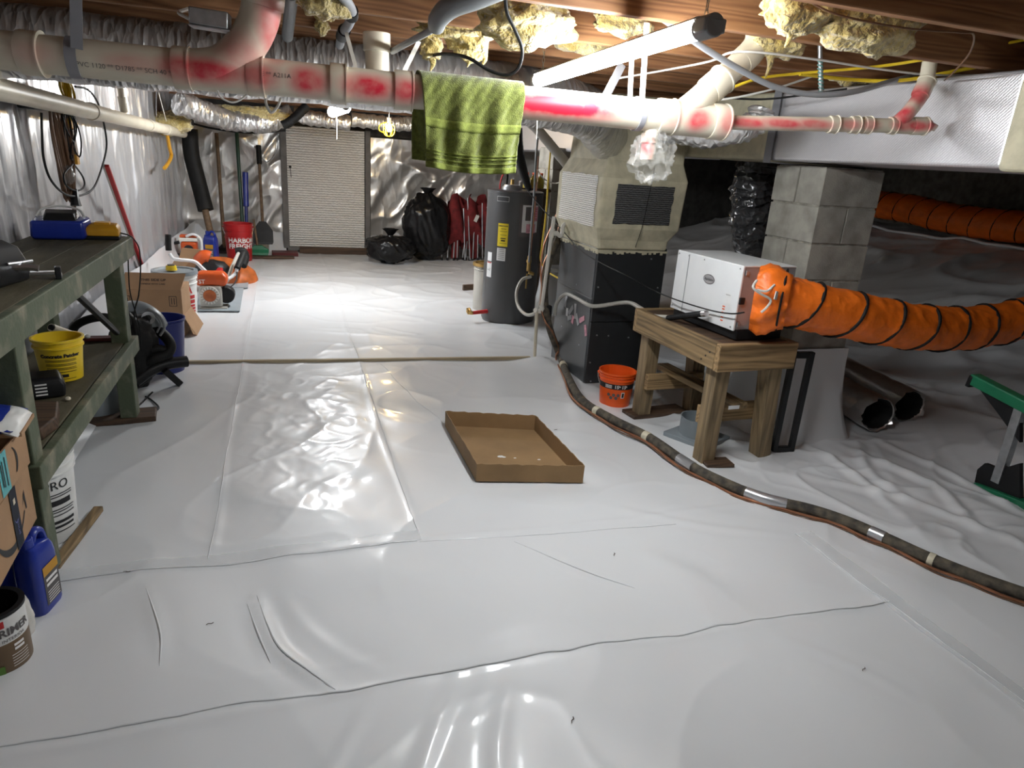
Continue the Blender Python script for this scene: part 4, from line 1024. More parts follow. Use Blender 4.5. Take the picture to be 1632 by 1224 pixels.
hb = thing('ribbed_hose', 'black ribbed hose end plugged into the dehumidifier', 'hose', (2.100, 3.200, 0.726))
a, b = V((2.076, 3.360, 0.684)), V((2.101, 3.060, 0.780))
m = M(); n = 26; L = []
for k in range(n * 2 + 1):
    p = a + (b - a) * (k / (n * 2)); d = (b - a).normalized(); u = d.orthogonal().normalized(); w_ = d.cross(u); r = .017 if k % 2 else .0135
    L.append([p + (u * math.cos(2 * PI * j / 10) + w_ * math.sin(2 * PI * j / 10)) * r for j in range(10)])
m.loft(L); m.build('hose_body', 'black_plastic', hb); M().cyl(b, b + (b - a).normalized() * .03, .018, None, 12).build('hose_fitting', 'steel', hb)

# ================================================================ ORANGE FABRIC HOSE
def spiral_hose(name, label, path, r, pitch, mt, sub=14, wire=.007, seed=0, tilt=.35, collar=None, fan=0.0):
    t = thing(name, label, 'hose', path[0])
    P = catmull(path, sub); F = frames(P); ln = [0]
    for a, b in zip(P, P[1:]): ln.append(ln[-1] + (b - a).length)
    m = M(); L = []; n = 36
    for i, p in enumerate(P):
        row = []
        for k in range(n):
            th = 2 * PI * k / n
            ph = (ln[i] / pitch + k / n) % 1.0
            sag = .006 * math.sin(PI * ph) ** .7
            wr = .010 * float(ridge(np.array([ln[i] * 9 - th * 1.6 + seed]), np.array([th * 1.4 + seed + ln[i] * 5]), 4)[0])
            row.append(p + (F[i][1] * math.cos(th) + F[i][2] * math.sin(th)) * (r - sag + wr))
        L.append(row)
    m.loft(L, False); m.build('fabric_sleeve', mt, t, ang=80)
    m = M(); pts = []
    tot = ln[-1]; turns = tot / pitch; ns = int(turns * 28)
    for j in range(ns + 1):
        s_ = tot * j / ns
        i = min(max(np.searchsorted(ln, s_) - 1, 0), len(P) - 2); f = (s_ - ln[i]) / (ln[i + 1] - ln[i])
        p = P[i].lerp(P[i + 1], f); th = -2 * PI * (s_ / pitch)
        pts.append(p + (F[i][1] * math.cos(th) + F[i][2] * math.sin(th)) * (r + .001))
    m.tube(pts, wire, 6, 1); m.build('wire_coil', 'black_rubber', t)
    return t
oh = spiral_hose('fabric_hose', 'bright orange fabric duct hose with black spiral wire leaving the dehumidifier', [(2.303, 2.830, 0.917), (2.438, 2.800, 0.898), (2.618, 2.780, 0.866), (2.910, 2.770, 0.817), (3.239, 2.780, 0.771), (3.619, 2.820, 0.742), (4.010, 2.860, 0.759), (4.382, 2.880, 0.814), (4.722, 2.850, 0.938)], .125, .265, 'orange_fabric', sub=26, wire=.010)
c0 = V((2.285, 2.845, 0.914))
m = M(); L = []
for s_, rr_ in ((-.02, .11), (-.03, .15), (.01, .172), (.05, .168), (.08, .150), (.10, .138), (.12, .130)):
    L.append([c0 + V(s_ * .8, -s_ * .7, 0) + V(.60, .0, 0).normalized() * 0 + (V(.66, .75, 0) * math.cos(th) + V(0, 0, 1) * math.sin(th)) * (rr_ * (1 + .07 * math.sin(th * 9 + s_ * 30) + .08 * math.sin(th * 3 + 1))) for th in np.linspace(0, 2 * PI, 57)[:-1]])
m.loft(L, True); m.build('gathered_collar', 'orange_fabric', oh, ang=80)
m = M(); cc = c0 + V(.075, -.06, 0); m.tube([cc + (V(.66, .75, 0) * math.cos(th) + V(0, 0, 1) * math.sin(th)) * .152 for th in np.linspace(0, 2 * PI, 33)[:-1]], .006, 6, 1, closed=True); m.build('band_clamp', 'black_rubber', oh)
m = M(); q = c0 + V(-.03, -.13, .03)
m.tube([(2.138, 2.720, 1.022), (2.100, 2.690, 0.994), (2.141, 2.680, 0.966), (2.206, 2.680, 0.936), (2.192, 2.680, 0.899), (2.173, 2.690, 0.872)], .006, 6, 5); m.tube([(2.132, 2.700, 0.980), (2.174, 2.680, 0.978), (2.227, 2.700, 1.005)], .006, 6, 5); m.build('drawstring', 'fabric_white', oh)
M().box((2.229, 2.675, 0.958), (.03, .004, .04), (0, .2, .5)).build('fabric_tag', 'paper_white', oh, smooth=False)
spiral_hose('fabric_hose', 'second orange fabric hose in the dark beyond the block pier', [(8.300, 8.220, 1.214), (8.300, 7.600, 1.196), (8.300, 7.081, 1.144), (8.300, 6.529, 1.120), (8.300, 5.952, 1.130), (8.300, 5.348, 1.177)], .19, .30, 'orange_fabric', sub=20, seed=4)

# ================================================================ UNDER AND AROUND THE TABLE
def bucket(name, label, loc, r0, r1, h, mt, cat='bucket', group=None, rim=True, lid=None, handle=None, phi=-1.9, bands=(.86, .93), inner=None, liquid=None):
    t = thing(name, label, cat, loc, group=group)
    rf = lambda z: r0 + (r1 - r0) * z / h
    prof = [(0.001, 0.004), (r0 - .004, .004), (r0, 0), (rf(h * .5), h * .5)]
    for b in bands: prof += [(rf(h * b) , h * b - .004), (rf(h * b) + .006, h * b - .002), (rf(h * b) + .006, h * b + .004), (rf(h * b), h * b + .006)]
    prof += [(r1, h - .012), (r1 + .006, h - .010), (r1 + .006, h), (r1 - .003, h), (rf(h * .4) - .004, h * .4), (r0 - .006, .012), (.001, .012)]
    M().lathe(prof, n=36).build('bucket_body', mt, t, local=True, ang=35)
    if lid:
        M().lathe([(.001, h + .006), (r1 * .86, h + .006), (r1 * .9, h + .018), (r1 + .012, h + .018), (r1 + .014, h - .012), (r1 + .006, h - .014)], n=36).build('lid', lid, t, local=True, ang=35)
    if handle:
        zz, ang_ = handle; hm = M(); pts = []
        for q in np.linspace(0, PI, 15):
            x = (r1 + .01) * math.cos(q); y = -(r1 + .02) * math.sin(q) * math.cos(ang_); z = h * .9 + (r1 + .02) * math.sin(q) * math.sin(ang_)
            pts.append(Matrix.Rotation(phi + PI / 2, 3, 'Z') @ V(x, y - .0, z))
        hm.tube(pts, .0025, 6, 1); hm.build('bail_handle', 'steel', t, local=True)
        if zz:
            g = M(); g.tube(pts[6:9], .009, 10, 2); g.build('handle_grip', 'white_plastic', t, local=True)
        for s_ in (-1, 1):
            q = Matrix.Rotation(phi + PI / 2, 3, 'Z') @ V(s_ * (r1 + .004), 0, h * .9); M().ico(q, (.01, .01, .012), 2).build('handle_ear', mt, t, local=True)
    return t, rf
t, rf = bucket('pail', 'small orange plastic pail beside the air handler', (2.03, 3.79, .0), .098, .118, .235, 'orange_plastic', bands=(.80, .90), handle=(0, -1.2), phi=-2.0)
patch(on_cyl((0, 0, 0), rf, -2.06, .150), .34, .035, 16, 2).build('label_band', 'ink', t, local=True)
for ph, s_, z, sz in ((-2.02, '15', .150, .03), (-1.60, '15', .150, .03), (-1.84, 'lb', .155, .012), (-1.44, 'lb', .155, .012)):
    lettering(s_, sz, on_cyl((0, 0, 0), rf, ph, z, .003), 'ink_white', t, 'label_print', local=True, bold=.0008)
for z in (.158, .150, .142): patch(on_cyl((0, 0, 0), rf, -2.5, z, .003), .045, .004, 6, 2).build('label_print', 'ink_white', t, local=True)
patch(on_cyl((0, 0, 0), rf, -1.60, .095, .002), .022, .04, 4, 2).build('label_panel', 'ink_white', t, local=True)
patch(on_cyl((0, 0, 0), rf, -1.60, .095, .003), .014, .03, 4, 2).build('label_picture', 'ink', t, local=True)
for k, ph in enumerate((-2.45, -2.3, -2.15, -2.0, -1.88)):
    M().lathe([(.001, 0), (.011, 0)], n=8).xf(Matrix.Translation(Vector(on_cyl((0, 0, 0), rf, ph, .095 - .02 * (k % 2), .004)(0, 0))) @ Matrix.Rotation(ph, 4, 'Z') @ Matrix.Rotation(PI / 2, 4, 'Y')).build('label_picture', 'ink_grey', t, local=True)
gr = thing('duct_flange', 'grey sheet-metal duct collar on a square plate under the table', 'duct fitting', (2.26, 3.16, .005), R_(25))
M().mm((-.14, -.14, .0), (.14, .14, .03)).build('base_plate', 'duct_grey', gr, local=True, bevel=.006, smooth=False)
M().lathe([(.105, .03), (.105, .13), (.108, .135), (.102, .135), (.099, .03)], n=32).build('collar', 'duct_grey', gr, local=True)
fr = thing('metal_rack', 'black rectangular metal frame standing behind the table leg', 'frame', (2.60, 2.90, 0), R_(-6))
for a, b in (((0, 0, 0), (.03, .03, .60)), ((.11, 0, 0), (.14, .03, .60)), ((.03, .0, .0), (.11, .03, .035)), ((.03, .0, .565), (.11, .03, .60))):
    M().mm(a, b).build('frame_bar', 'black_paint', fr, local=True, bevel=.003, smooth=False)
def open_duct(label, p0, p1, r, seed):
    p0 = V(p0); p1 = V(p1); d = (p1 - p0).normalized(); u = V(0, 0, 1); w_ = d.cross(u).normalized(); u = w_.cross(d)
    t = thing('flex_duct', label, 'duct', (p0.x, p0.y, 0), group='open flex duct ends on the liner')
    def prof(mm, rows):
        L = []
        for s_, rr_, jag in rows:
            L.append([p0 + d * (s_ + jag * (float(vn(np.array([k * .9 + seed]), np.array([2.]))[0]) - .5)) + (u * math.cos(2 * PI * k / 30) * .95 + w_ * math.sin(2 * PI * k / 30)) * (rr_ * (1 + .05 * (float(vn(np.array([k * .8]), np.array([s_ * 9 + seed]))[0]) - .5))) for k in range(30)])
        mm.loft(L, False); return mm
    prof(M(), [(.02, r * .86, .035), (.0, r * .95, .045), (.02, r, .03), (.12, r * 1.02, 0), (.25, r * .98, 0), (.4, r * 1.02, 0), ((p1 - p0).length, r, 0)]).build('foil_jacket', 'foil_crinkle', t, ang=70)
    prof(M(), [(.012, r * .90, .02), (.02, r * .80, 0), (.3, r * .70, 0)]).build('inner_core', 'black_rubber', t, ang=70)
    m = M(); m.cyl(p0 + d * .22, p0 + d * .23, r * .8, None, 20); m.build('core_end', 'black_rubber', t)
    return t
open_duct('left of two open foil flex ducts lying by the block pier', (3.50, 3.06, .125), (3.60, 3.72, .13), .118, 1)
open_duct('right of two open foil flex ducts lying by the block pier', (3.79, 3.10, .15), (3.87, 3.80, .17), .116, 6)
flex('flex_duct', 'grey ribbed duct leaning behind the open foil ducts', [(3.25, 3.72, .55), (3.45, 3.85, .35), (3.7, 3.95, .2)], .12, 'duct_grey', amp=.008, sub=16)
# green stand at right edge
gs = thing('sawhorse', 'green metal folding stand at the right edge', 'stand', (3.52, 2.3, 0))
M().bar((3.500, 2.539, 0.540), (3.500, 2.029, 0.466), .07, .06).build('top_beam', 'green_metal', gs, bevel=.008, smooth=False)
M().bar((3.500, 2.543, 0.528), (3.500, 2.520, 0.525), .076, .064).build('beam_cap', 'black_plastic', gs, bevel=.004, smooth=False)
M().bar((3.500, 2.347, -0.011), (3.500, 1.894, 0.035), .08, .05).build('foot_bar', 'green_metal', gs, bevel=.006, smooth=False)
a, b = V((3.500, 2.253, 0.511)), V((3.500, 2.102, 0.025))
M().bar((a.x, a.y, a.z), (a.x, a.y, .06), .045, .045).build('post', 'galvanised', gs, bevel=.003, smooth=False)
def gus(pts, nm):
    m = M(); vs = [V(p) for p in pts]; n = len(vs)
    m.add([p + V(-.012, 0, 0) for p in vs] + [p + V(.012, 0, 0) for p in vs], [tuple(range(n - 1, -1, -1)), tuple(range(n, 2 * n))] + [(i, (i + 1) % n, n + (i + 1) % n, n + i) for i in range(n)]); return m.build(nm, 'black_plastic', gs, smooth=False)
gus([(3.500, 2.474, 0.494), (3.500, 2.248, 0.462), (3.500, 2.201, 0.310), (3.500, 2.266, 0.352), (3.500, 2.362, 0.419)], 'gusset')
gus([(3.500, 2.357, 0.010), (3.500, 2.364, 0.082), (3.500, 2.336, 0.132), (3.500, 2.274, 0.136), (3.500, 2.229, 0.157), (3.500, 2.169, 0.210), (3.500, 2.112, 0.027)], 'gusset')

# ================================================================ REFRIGERANT LINE ON THE FLOOR
lp = [(2.054, 4.950, 1.171), (1.991, 4.900, 0.977), (1.895, 4.850, 0.754), (1.866, 4.800, 0.522), (1.885, 4.700, 0.300), (2.012, 4.726, 0.050), (1.881, 4.248, 0.045), (1.790, 3.776, 0.040), (1.838, 3.437, 0.040), (1.929, 3.132, 0.040), (1.969, 2.777, 0.035), (2.028, 2.569, 0.035), (2.127, 2.377, 0.035), (2.284, 2.236, 0.035), (2.378, 2.101, 0.035), (2.440, 1.948, 0.035), (2.500, 1.776, 0.035), (2.581, 1.614, 0.035), (2.673, 1.477, 0.035), (2.779, 1.319, 0.035)]
ls = thing('refrigerant_line', 'black insulated pipe run snaking from the air handler across the liner', 'pipe', (2.05, 2.8, 0))
LP = catmull(lp, 8)
M().tube(LP, .027, 12, 1).build('insulation_sleeve', 'insul_black', ls)
F = frames(LP)
off = []
for i, p in enumerate(LP):
    s_ = F[i][0].cross(V(0, 0, 1)); s_ = s_.normalized() if s_.length > .1 else V(-.7, -.7, 0)
    off.append(p + s_ * (.030 + .008 * math.sin(i * .5)) * (1 if F[i][0].y < 0 else 1) + V(0, 0, -.017 if i > 40 else 0))
M().tube(off, .0065, 7, 1).build('copper_line', 'copper', ls)
off2 = [p + V(-.004, -.012, -.008 + .004 * math.sin(i * .9)) for i, p in enumerate(off)]
M().tube(off2, .0035, 6, 1).build('control_wire', 'wire_brown', ls)
def tape_at(t0, t1, mt):
    i0, i1 = int(t0 * (len(LP) - 1)), int(t1 * (len(LP) - 1)); seg_ = LP[i0:i1 + 1]
    if len(seg_) < 2: seg_ = LP[i0:i0 + 2]
    M().tube(seg_, .0295, 12, 1).build('tape_wrap', mt, ls)
def near_t(p):
    p = V(p); return min(range(len(LP)), key=lambda i: (LP[i] - p).length) / (len(LP) - 1)
for p, dt, mt in (((1.955, 4.530, 0.050), .006, 'tape_cream'), ((1.810, 3.557, 0.040), .006, 'tape_cream'), ((1.969, 2.777, 0.035), .008, 'tape_silver'), ((2.142, 2.349, 0.035), .022, 'tape_silver'), ((2.429, 1.961, 0.035), .008, 'tape_silver'), ((2.504, 1.761, 0.035), .006, 'tape_cream'), ((1.920, 3.115, 0.040), .005, 'tape_cream')):
    q = near_t(p); tape_at(q - dt, q + dt, mt)

# ================================================================ CONDENSATE PIPES BY THE AIR HANDLER
cp = thing('condensate_pipe', 'thin white condensate pipe with tee standing left of the air handler', 'pipe', (1.841, 4.838, 0.000))
a, b = V((1.869, 4.750, 1.113)), V((1.831, 4.750, 0.421))
M().cyl(a, b, .0135, None, 14).build('pipe_section', 'pvc_white', cp)
q = a + (b - a) * .17
m = M(); m.cyl(q + (a - b).normalized() * .03, q - (a - b).normalized() * .035, .019, None, 14); m.cyl(q, q + V(.045, 0, -.004), .018, None, 14); m.build('tee', 'pvc_white', cp)
m = M(); m.tube([q + V(.045, 0, -.005), q + V(.07, .0, -.02), q + V(.085, 0, .01), q + V(.085, 0, .05), q + V(.11, 0, .075), q + V(.14, 0, .075)], .016, 12, 5); m.build('elbow', 'pvc_white', cp)
m = M(); m.tube([b + V(0, 0, .03), b + V(0, 0, -.01), b + V(-.03, .01, -.015), b + V(-.05, 0, -.005)], .019, 12, 5); m.cyl(b + V(0, 0, .0), b + V(.04, 0, .01), .018, None, 12); m.build('elbow', 'pvc_white', cp)
M().cyl(b + V(-.035, 0, -.01), V((1.841, 4.838, 0.000)), .0125, None, 14).build('pipe_section', 'pvc', cp)
M().mm((b.x + .03, b.y - .02, b.z - .09), (b.x + .08, b.y + .03, b.z + .03)).build('float_switch', 'black_plastic', cp, bevel=.006, smooth=False)
cable('vent_pipe', 'grey plastic pipe slanting down behind the towel to the plenum', [(1.720, 5.000, 1.747), (1.787, 5.000, 1.701), (1.933, 5.000, 1.571), (2.061, 5.000, 1.454), (2.094, 4.990, 1.392), (2.102, 4.990, 1.263), (2.112, 4.990, 1.066)], .036, 'pvc_grey', 'pipe', 18, 5)
cable('yellow_wire', 'yellow wire hanging between water heater and air handler', [(1.970, 5.200, 1.663), (1.970, 5.200, 1.385), (1.974, 5.200, 1.098), (1.964, 5.200, 0.850), (1.964, 5.200, 0.724), (2.026, 5.200, 0.638), (2.066, 5.000, 0.608)], .007, 'wire_yellow')
cable('copper_wire', 'thin copper line rising along the plenum', [(2.090, 5.050, 1.375), (2.018, 5.000, 1.212), (1.955, 4.950, 1.074), (1.863, 4.900, 0.865), (1.842, 4.850, 0.657), (1.870, 4.800, 0.473)], .006, 'copper', 'pipe')
cable('white_wire', 'loose thin white wire loop above the water heater', [(1.980, 5.500, 1.422), (2.053, 5.500, 1.347), (2.167, 5.500, 1.323), (2.148, 5.200, 1.405)], .005, 'wire_white')
cable('hanging_rod', 'thin dark hanging rod in front of the water heater', [(2.006, 5.600, 1.740), (1.998, 5.600, 1.568), (2.006, 5.600, 1.268), (2.004, 5.600, 0.957), (2.006, 5.600, 0.646)], .010, 'grey_plastic', 'rod', 8, 3)
cable('black_sleeve', 'black fabric sleeve hanging behind the towel', [(1.806, 5.600, 1.725), (1.840, 5.600, 1.558), (1.909, 5.600, 1.364), (1.951, 5.600, 1.265)], lambda t: .055 - .03 * t, 'black_rubber', 'sleeve', 10, 5)

# ================================================================ WATER HEATER
wc = V(2.03, 6.17, 0); WR, WH = .258, 1.22
wh = thing('water_heater', 'tall dark grey cylindrical water heater with a yellow label', 'water heater', wc)
M().lathe([(.001, .0), (WR - .01, .0), (WR - .004, .02), (WR, .022), (WR, WH - .03), (WR + .003, WH - .028), (WR + .003, WH - .008), (WR - .015, WH), (.001, WH + .006)], wc, 48).build('tank_shell', 'heater_grey', wh, ang=25)
PH = math.atan2(-wc.y, -wc.x)
def wl(dx, z, eps=.002): return on_cyl(wc, WR, PH + math.asin(dx / 45.0), z, eps)
patch(wl(-16, .83), .10, .205, 8, 2).build('energy_label', 'paper_yellow', wh)
lettering('ENERGYGUIDE', .0135, wl(-16, .91, .004), 'ink', wh, 'label_print', bold=.0006)
for z, w_, h in ((.885, .05, .004), (.862, .07, .003), (.83, .06, .003), (.80, .05, .008), (.78, .04, .012), (.755, .07, .003)): patch(wl(-15, z, .004), w_, h, 4, 2).build('label_print', 'ink', wh)
patch(wl(-17, .655), .085, .115, 8, 2).build('label', 'paper_white', wh)
for k in range(6): patch(wl(-17, .70 - k * .017, .004), .06, .004, 4, 2).build('label_print', 'ink_grey', wh)
patch(wl(-35, .62), .06, .08, 6, 2).build('label', 'paper_white', wh); patch(wl(-35, .50), .07, .14, 6, 2).build('label', 'paper_white', wh)
patch(wl(-35, .565, .004), .06, .008, 6, 2).build('label_stripe', 'ink_red', wh); lettering('~//', .04, wl(-35, .50, .004), 'ink', wh, 'label_print')
patch(wl(26, .97), .225, .29, 10, 2).build('label_sleeve', 'ink_grey', wh)
patch(wl(26, .985, .004), .17, .24, 10, 2).build('label', 'paper_white', wh)
patch(wl(22, 1.03, .006), .06, .12, 6, 2).build('label_panel', 'ink_grey', wh); patch(wl(31, 1.03, .006), .085, .13, 6, 2).build('label_panel', 'paper_pink', wh); patch(wl(27, .90, .006), .10, .08, 6, 2).build('label_panel', 'paper_pink', wh)
for k in range(5): patch(wl(31, 1.075 - k * .022, .008), .07, .004, 4, 2).build('label_print', 'ink_red', wh)
patch(wl(-19, 1.145), .12, .045, 8, 2).build('name_plate', 'paper_white', wh); patch(wl(-19, 1.145, .004), .112, .037, 8, 2).build('name_plate_face', 'heater_grey', wh)
M().lathe([(.001, .045), (.07, .045), (.075, .03), (.085, .03), (.09, 0)], wc + V(-.06, -.06, WH), 24).build('top_cap', 'grey_metal', wh)
for dx, dy, r, h, mt in ((-.02, .06, .016, .09, 'brass'), (.06, .05, .016, .08, 'galvanised'), (.12, -.02, .02, .05, 'black_plastic')):
    M().cyl(wc + V(dx, dy, WH), wc + V(dx, dy, WH + h), r, None, 12).build('pipe_nipple', mt, wh)
m = M(); m.tube([wc + V(-.17, -.05, WH), wc + V(-.17, -.05, WH + .05), wc + V(-.15, -.04, WH + .12), wc + V(-.11, -.02, WH + .17)], .007, 7, 4); m.build('wire_whip', 'ink_red', wh)
patch(wl(-42, .30), .05, .17, 6, 2).build('element_cover', 'cabinet_grey', wh)
q = V((1.703, 6.050, 0.102)); m = M(); m.cyl(q + V(.1, .03, 0), q + V(-.06, 0, -.01), .02, .016, 12); m.build('drain_nipple', 'ink_red', wh)
m = M(); m.cyl(q + V(-.06, 0, -.01), q + V(-.11, 0, -.01), .018, .014, 10); m.cyl(q + V(-.09, -.03, 0), q + V(-.09, .03, .02), .018, None, 8); m.cyl(q + V(-.11, 0, .0), q + V(-.115, -.02, .035), .012, None, 8); m.build('drain_valve', 'brass', wh)
rv = thing('relief_pipe', 'copper relief pipe with brass valve in front of the water heater', 'pipe', (2.051, 5.720, 0.527))
M().tube([(2.992, 8.300, 1.530), (2.093, 5.800, 1.154), (2.068, 5.750, 0.889), (2.055, 5.720, 0.628)], .009, 8, 3).build('pipe_section', 'copper', rv)
m = M(); m.cyl((2.050, 5.720, 0.683), (2.049, 5.720, 0.549), .018, None, 10); m.cyl((2.047, 5.720, 0.650), (2.049, 5.720, 0.628), .024, None, 8); m.cyl((2.056, 5.720, 0.538), (2.099, 5.720, 0.522), .016, None, 8); m.build('valve', 'brass', rv)
m = M(); m.bar((2.032, 5.700, 0.530), (2.030, 5.700, 0.395), .012, .008); m.build('valve_lever', 'brass', rv)
cable('flexible_hose', 'beige flexible hose looping from the brass valve to the white pipe', [(2.070, 5.700, 0.503), (1.982, 5.680, 0.477), (1.910, 5.600, 0.380), (1.902, 5.500, 0.279), (1.905, 5.300, 0.253), (1.871, 5.000, 0.333), (1.854, 4.850, 0.453), (1.865, 4.850, 0.633), (1.930, 4.900, 0.689), (2.024, 4.950, 0.681)], .014, 'pvc_grey', 'hose', 10)
t, rf = bucket('paint_pail', 'cream metal pail behind the left of the water heater', (1.93, 6.62, 0), .13, .135, .46, 'pvc_grey', bands=(.9,), lid='brass')
plank('reddish wood wedge poking out left of the water heater', (1.78, 6.75, .2), (.14, .03, .06), .3)
sf = thing('ledge_shelf', 'small dark shelf behind the water heater carrying bottles', 'shelf', (2.45, 6.5, 0))
M().mm((2.18, 6.46, 1.20), (2.50, 6.62, 1.23)).build('shelf_board', 'wood_dark', sf, smooth=False); M().mm((2.20, 6.52, .0), (2.25, 6.57, 1.20)).build('leg', 'wood_dark', sf, smooth=False); M().mm((2.40, 6.48, .0), (2.45, 6.53, 1.20)).build('leg', 'wood_dark', sf, smooth=False)
mat('oil_yellow', (.30, .24, .03), rough=.2, var=.1)
for k in range(3):
    b_ = thing('bottle', ('left', 'middle', 'right')[k] + 'most of three orange-capped bottles above the water heater' if k != 1 else 'middle one of three orange-capped bottles above the water heater', 'bottle', (2.25 + .075 * k, 6.53, 1.23), group='orange-capped bottles')
    M().lathe([(.001, 0), (.03, 0), (.032, .01), (.032, .09), (.016, .115), (.014, .125), (.001, .125)], n=14).build('bottle_body', 'oil_yellow', b_, local=True)
    M().cyl((0, 0, .123), (0, 0, .145), .018, None, 12).build('cap', 'orange_plastic', b_, local=True)

# ================================================================ CARDBOARD TRAY
tr = thing('cardboard_tray', 'shallow open brown cardboard tray on the white liner', 'box', (1.09, 3.14, .004))
cb = [V(.833, 2.845, .006), V(1.347, 2.737, .006), V(1.335, 3.415, .006), V(.835, 3.555, .006)]
def wall_panel(a, b, h, th=.004, lean=.0, nm='side_flap'):
    d = (b - a).normalized(); n = V(d.y, -d.x, 0)
    m = M(); k = 24; top = []; bot = []
    L = []
    for i in range(k + 1):
        p = a + (b - a) * (i / k); wv = .002 * math.sin(i * 1.7) + (.0015 if i % 2 else 0)
        L.append([p, p - n * th, p - n * (th - lean * .0) + n * lean + V(0, 0, h + wv), p + n * lean + V(0, 0, h + wv)])
    m.loft(L); return m.build(nm, 'cardboard_tray', tr, smooth=False)
m = M(); m.add(cb + [p + V(0, 0, .004) for p in cb], [(3, 2, 1, 0), (4, 5, 6, 7), (0, 1, 5, 4), (1, 2, 6, 5), (2, 3, 7, 6), (3, 0, 4, 7)]); m.build('tray_bottom', 'cardboard_tray', tr, smooth=False)
for i in range(4): wall_panel(cb[i], cb[(i + 1) % 4], .092, lean=.002)
for c_, r_ in (((1.03, 3.09), .014), ((1.045, 3.08), .009), ((1.10, 3.06), .006), ((1.22, 3.02), .007)):
    M().lathe([(.001, .0012), (r_, .001)], (c_[0], c_[1], .010), 7, sx=1.3).build('paper_scuff', 'paper_white', tr, smooth=False)

# wooden batten across the liner
bt = tag(M().bar((-.80, 4.93, .012), (1.80, 4.83, .012), .030, .024).build('batten', 'wood_pale', bevel=.003, smooth=False), 'long thin pale batten lying across the liner', 'batten')

# ================================================================ WORKBENCH
bn = thing('workbench', 'long worn green wooden workbench along the left wall', 'workbench', (-1.0, 2.7, 0))
BX0, BX1, BY0, BY1, BZ = -1.21, -.77, 1.95, 4.08, .97
for k in range(3):
    a = BX0 + (BX1 - .03 - BX0) * k / 3
    M().mm((a + .001, BY0, BZ - .04), (a + (BX1 - .03 - BX0) / 3 - .001, BY1, BZ)).build('top_board', 'bench_top', bn, bevel=.003, smooth=False)
M().mm((BX1 - .03, BY0, BZ - .10), (BX1, BY1, BZ + .001)).build('front_apron', 'bench_green', bn, bevel=.005, smooth=False)
M().mm((BX0, BY1 - .04, BZ - .10), (BX1 - .031, BY1, BZ - .041)).build('end_apron', 'bench_green', bn, bevel=.004, smooth=False)
M().mm((BX0, BY0, BZ - .10), (BX0 + .03, BY1 - .041, BZ - .041)).build('back_apron', 'bench_green', bn, bevel=.004, smooth=False)
for y in (2.36, 3.85):
    M().mm((-.88, y, .03), (-.80, y + .09, BZ - .04)).build('leg', 'bench_green', bn, bevel=.005, smooth=False)
    M().mm((-1.20, y, .03), (-1.12, y + .09, BZ - .04)).build('leg', 'bench_green', bn, bevel=.005, smooth=False)
    M().mm((-1.20, y + .09, .36), (-.80, y + .125, .45 - .03)).build('shelf_bearer', 'bench_green', bn, bevel=.003, smooth=False)
for k in range(2):
    a = -1.19 + .185 * k
    M().mm((a, 2.34, .425), (a + .183, 3.99, .45)).build('shelf_board', 'bench_top', bn, bevel=.003, smooth=False)
M().mm((-.815, 2.34, .37), (-.78, 4.0, .452)).build('shelf_rail', 'bench_green', bn, bevel=.004, smooth=False)
plank('dark block under the far foot of the green workbench', (-.90, 3.92, .014), (.36, .16, .032), .12, name='foot_block')
plank('worn pale board on edge under the near bench leg', (-.80, 2.66, .012), (.035, .42, .025), -.12, 'wood_table', 'foot_block')

# on the bench
bc = thing('battery_charger', 'blue battery charger with black top on the green workbench', 'charger', (-1.05, 3.93, .971), R_(8))
m = M(); m.loft([[(-.115, -.07, .0), (.09, -.07, .0), (.115, .03, .0), (.11, .08, .0), (-.11, .08, .0)], [(-.125, -.08, .02), (.10, -.08, .02), (.13, .03, .02), (.12, .085, .02), (-.12, .085, .02)], [(-.12, -.075, .09), (.095, -.075, .09), (.12, .03, .10), (.115, .08, .10), (-.115, .08, .10)]])
m.build('charger_body', 'blue_plastic', bc, local=True, bevel=.012, seg=3)
m = M(); m.loft([[(-.07, -.06, .09), (.07, -.06, .09), (.08, .07, .10), (-.08, .07, .10)], [(-.055, -.03, .125), (.055, -.03, .125), (.065, .06, .135), (-.065, .06, .135)]]); m.build('battery_deck', 'black_plastic', bc, local=True, bevel=.006)
m = M(); m.tube([(-.10, .0, .102), (-.075, .05, .135), (0, .075, .148), (.075, .05, .135), (.10, .0, .105)], .006, 6, 5); m.build('deck_trim', 'white_plastic', bc, local=True)
yc = thing('battery_charger', 'small yellow battery charger beside the blue one', 'charger', (-.88, 3.96, .971), R_(6))
M().mm((-.075, -.06, 0), (.075, .06, .018)).build('charger_base', 'black_plastic', yc, local=True, bevel=.004, smooth=False)
m = M(); m.loft([[(-.075, -.06, .018), (.075, -.06, .018), (.075, .06, .018), (-.075, .06, .018)], [(-.075, -.06, .05), (.075, -.06, .05), (.075, .06, .055), (-.075, .06, .055)], [(-.055, -.03, .07), (.06, -.03, .07), (.06, .055, .075), (-.055, .055, .075)]]); m.build('charger_body', 'amber_plastic', yc, local=True, bevel=.005)
M().mm((-.035, -.02, .068), (.035, .045, .082)).build('battery_slot', 'amber_plastic', yc, local=True, bevel=.004, smooth=False)
m = M(); m.tube([(-0.809, 3.980, 0.999), (-0.774, 4.000, 0.985), (-0.757, 4.040, 0.958), (-0.753, 4.120, 0.895), (-0.761, 4.140, 0.783), (-0.785, 4.150, 0.642), (-0.819, 4.160, 0.533), (-0.822, 4.170, 0.386)], .0035, 6, 5); m.build('power_cord', 'black_rubber', yc)
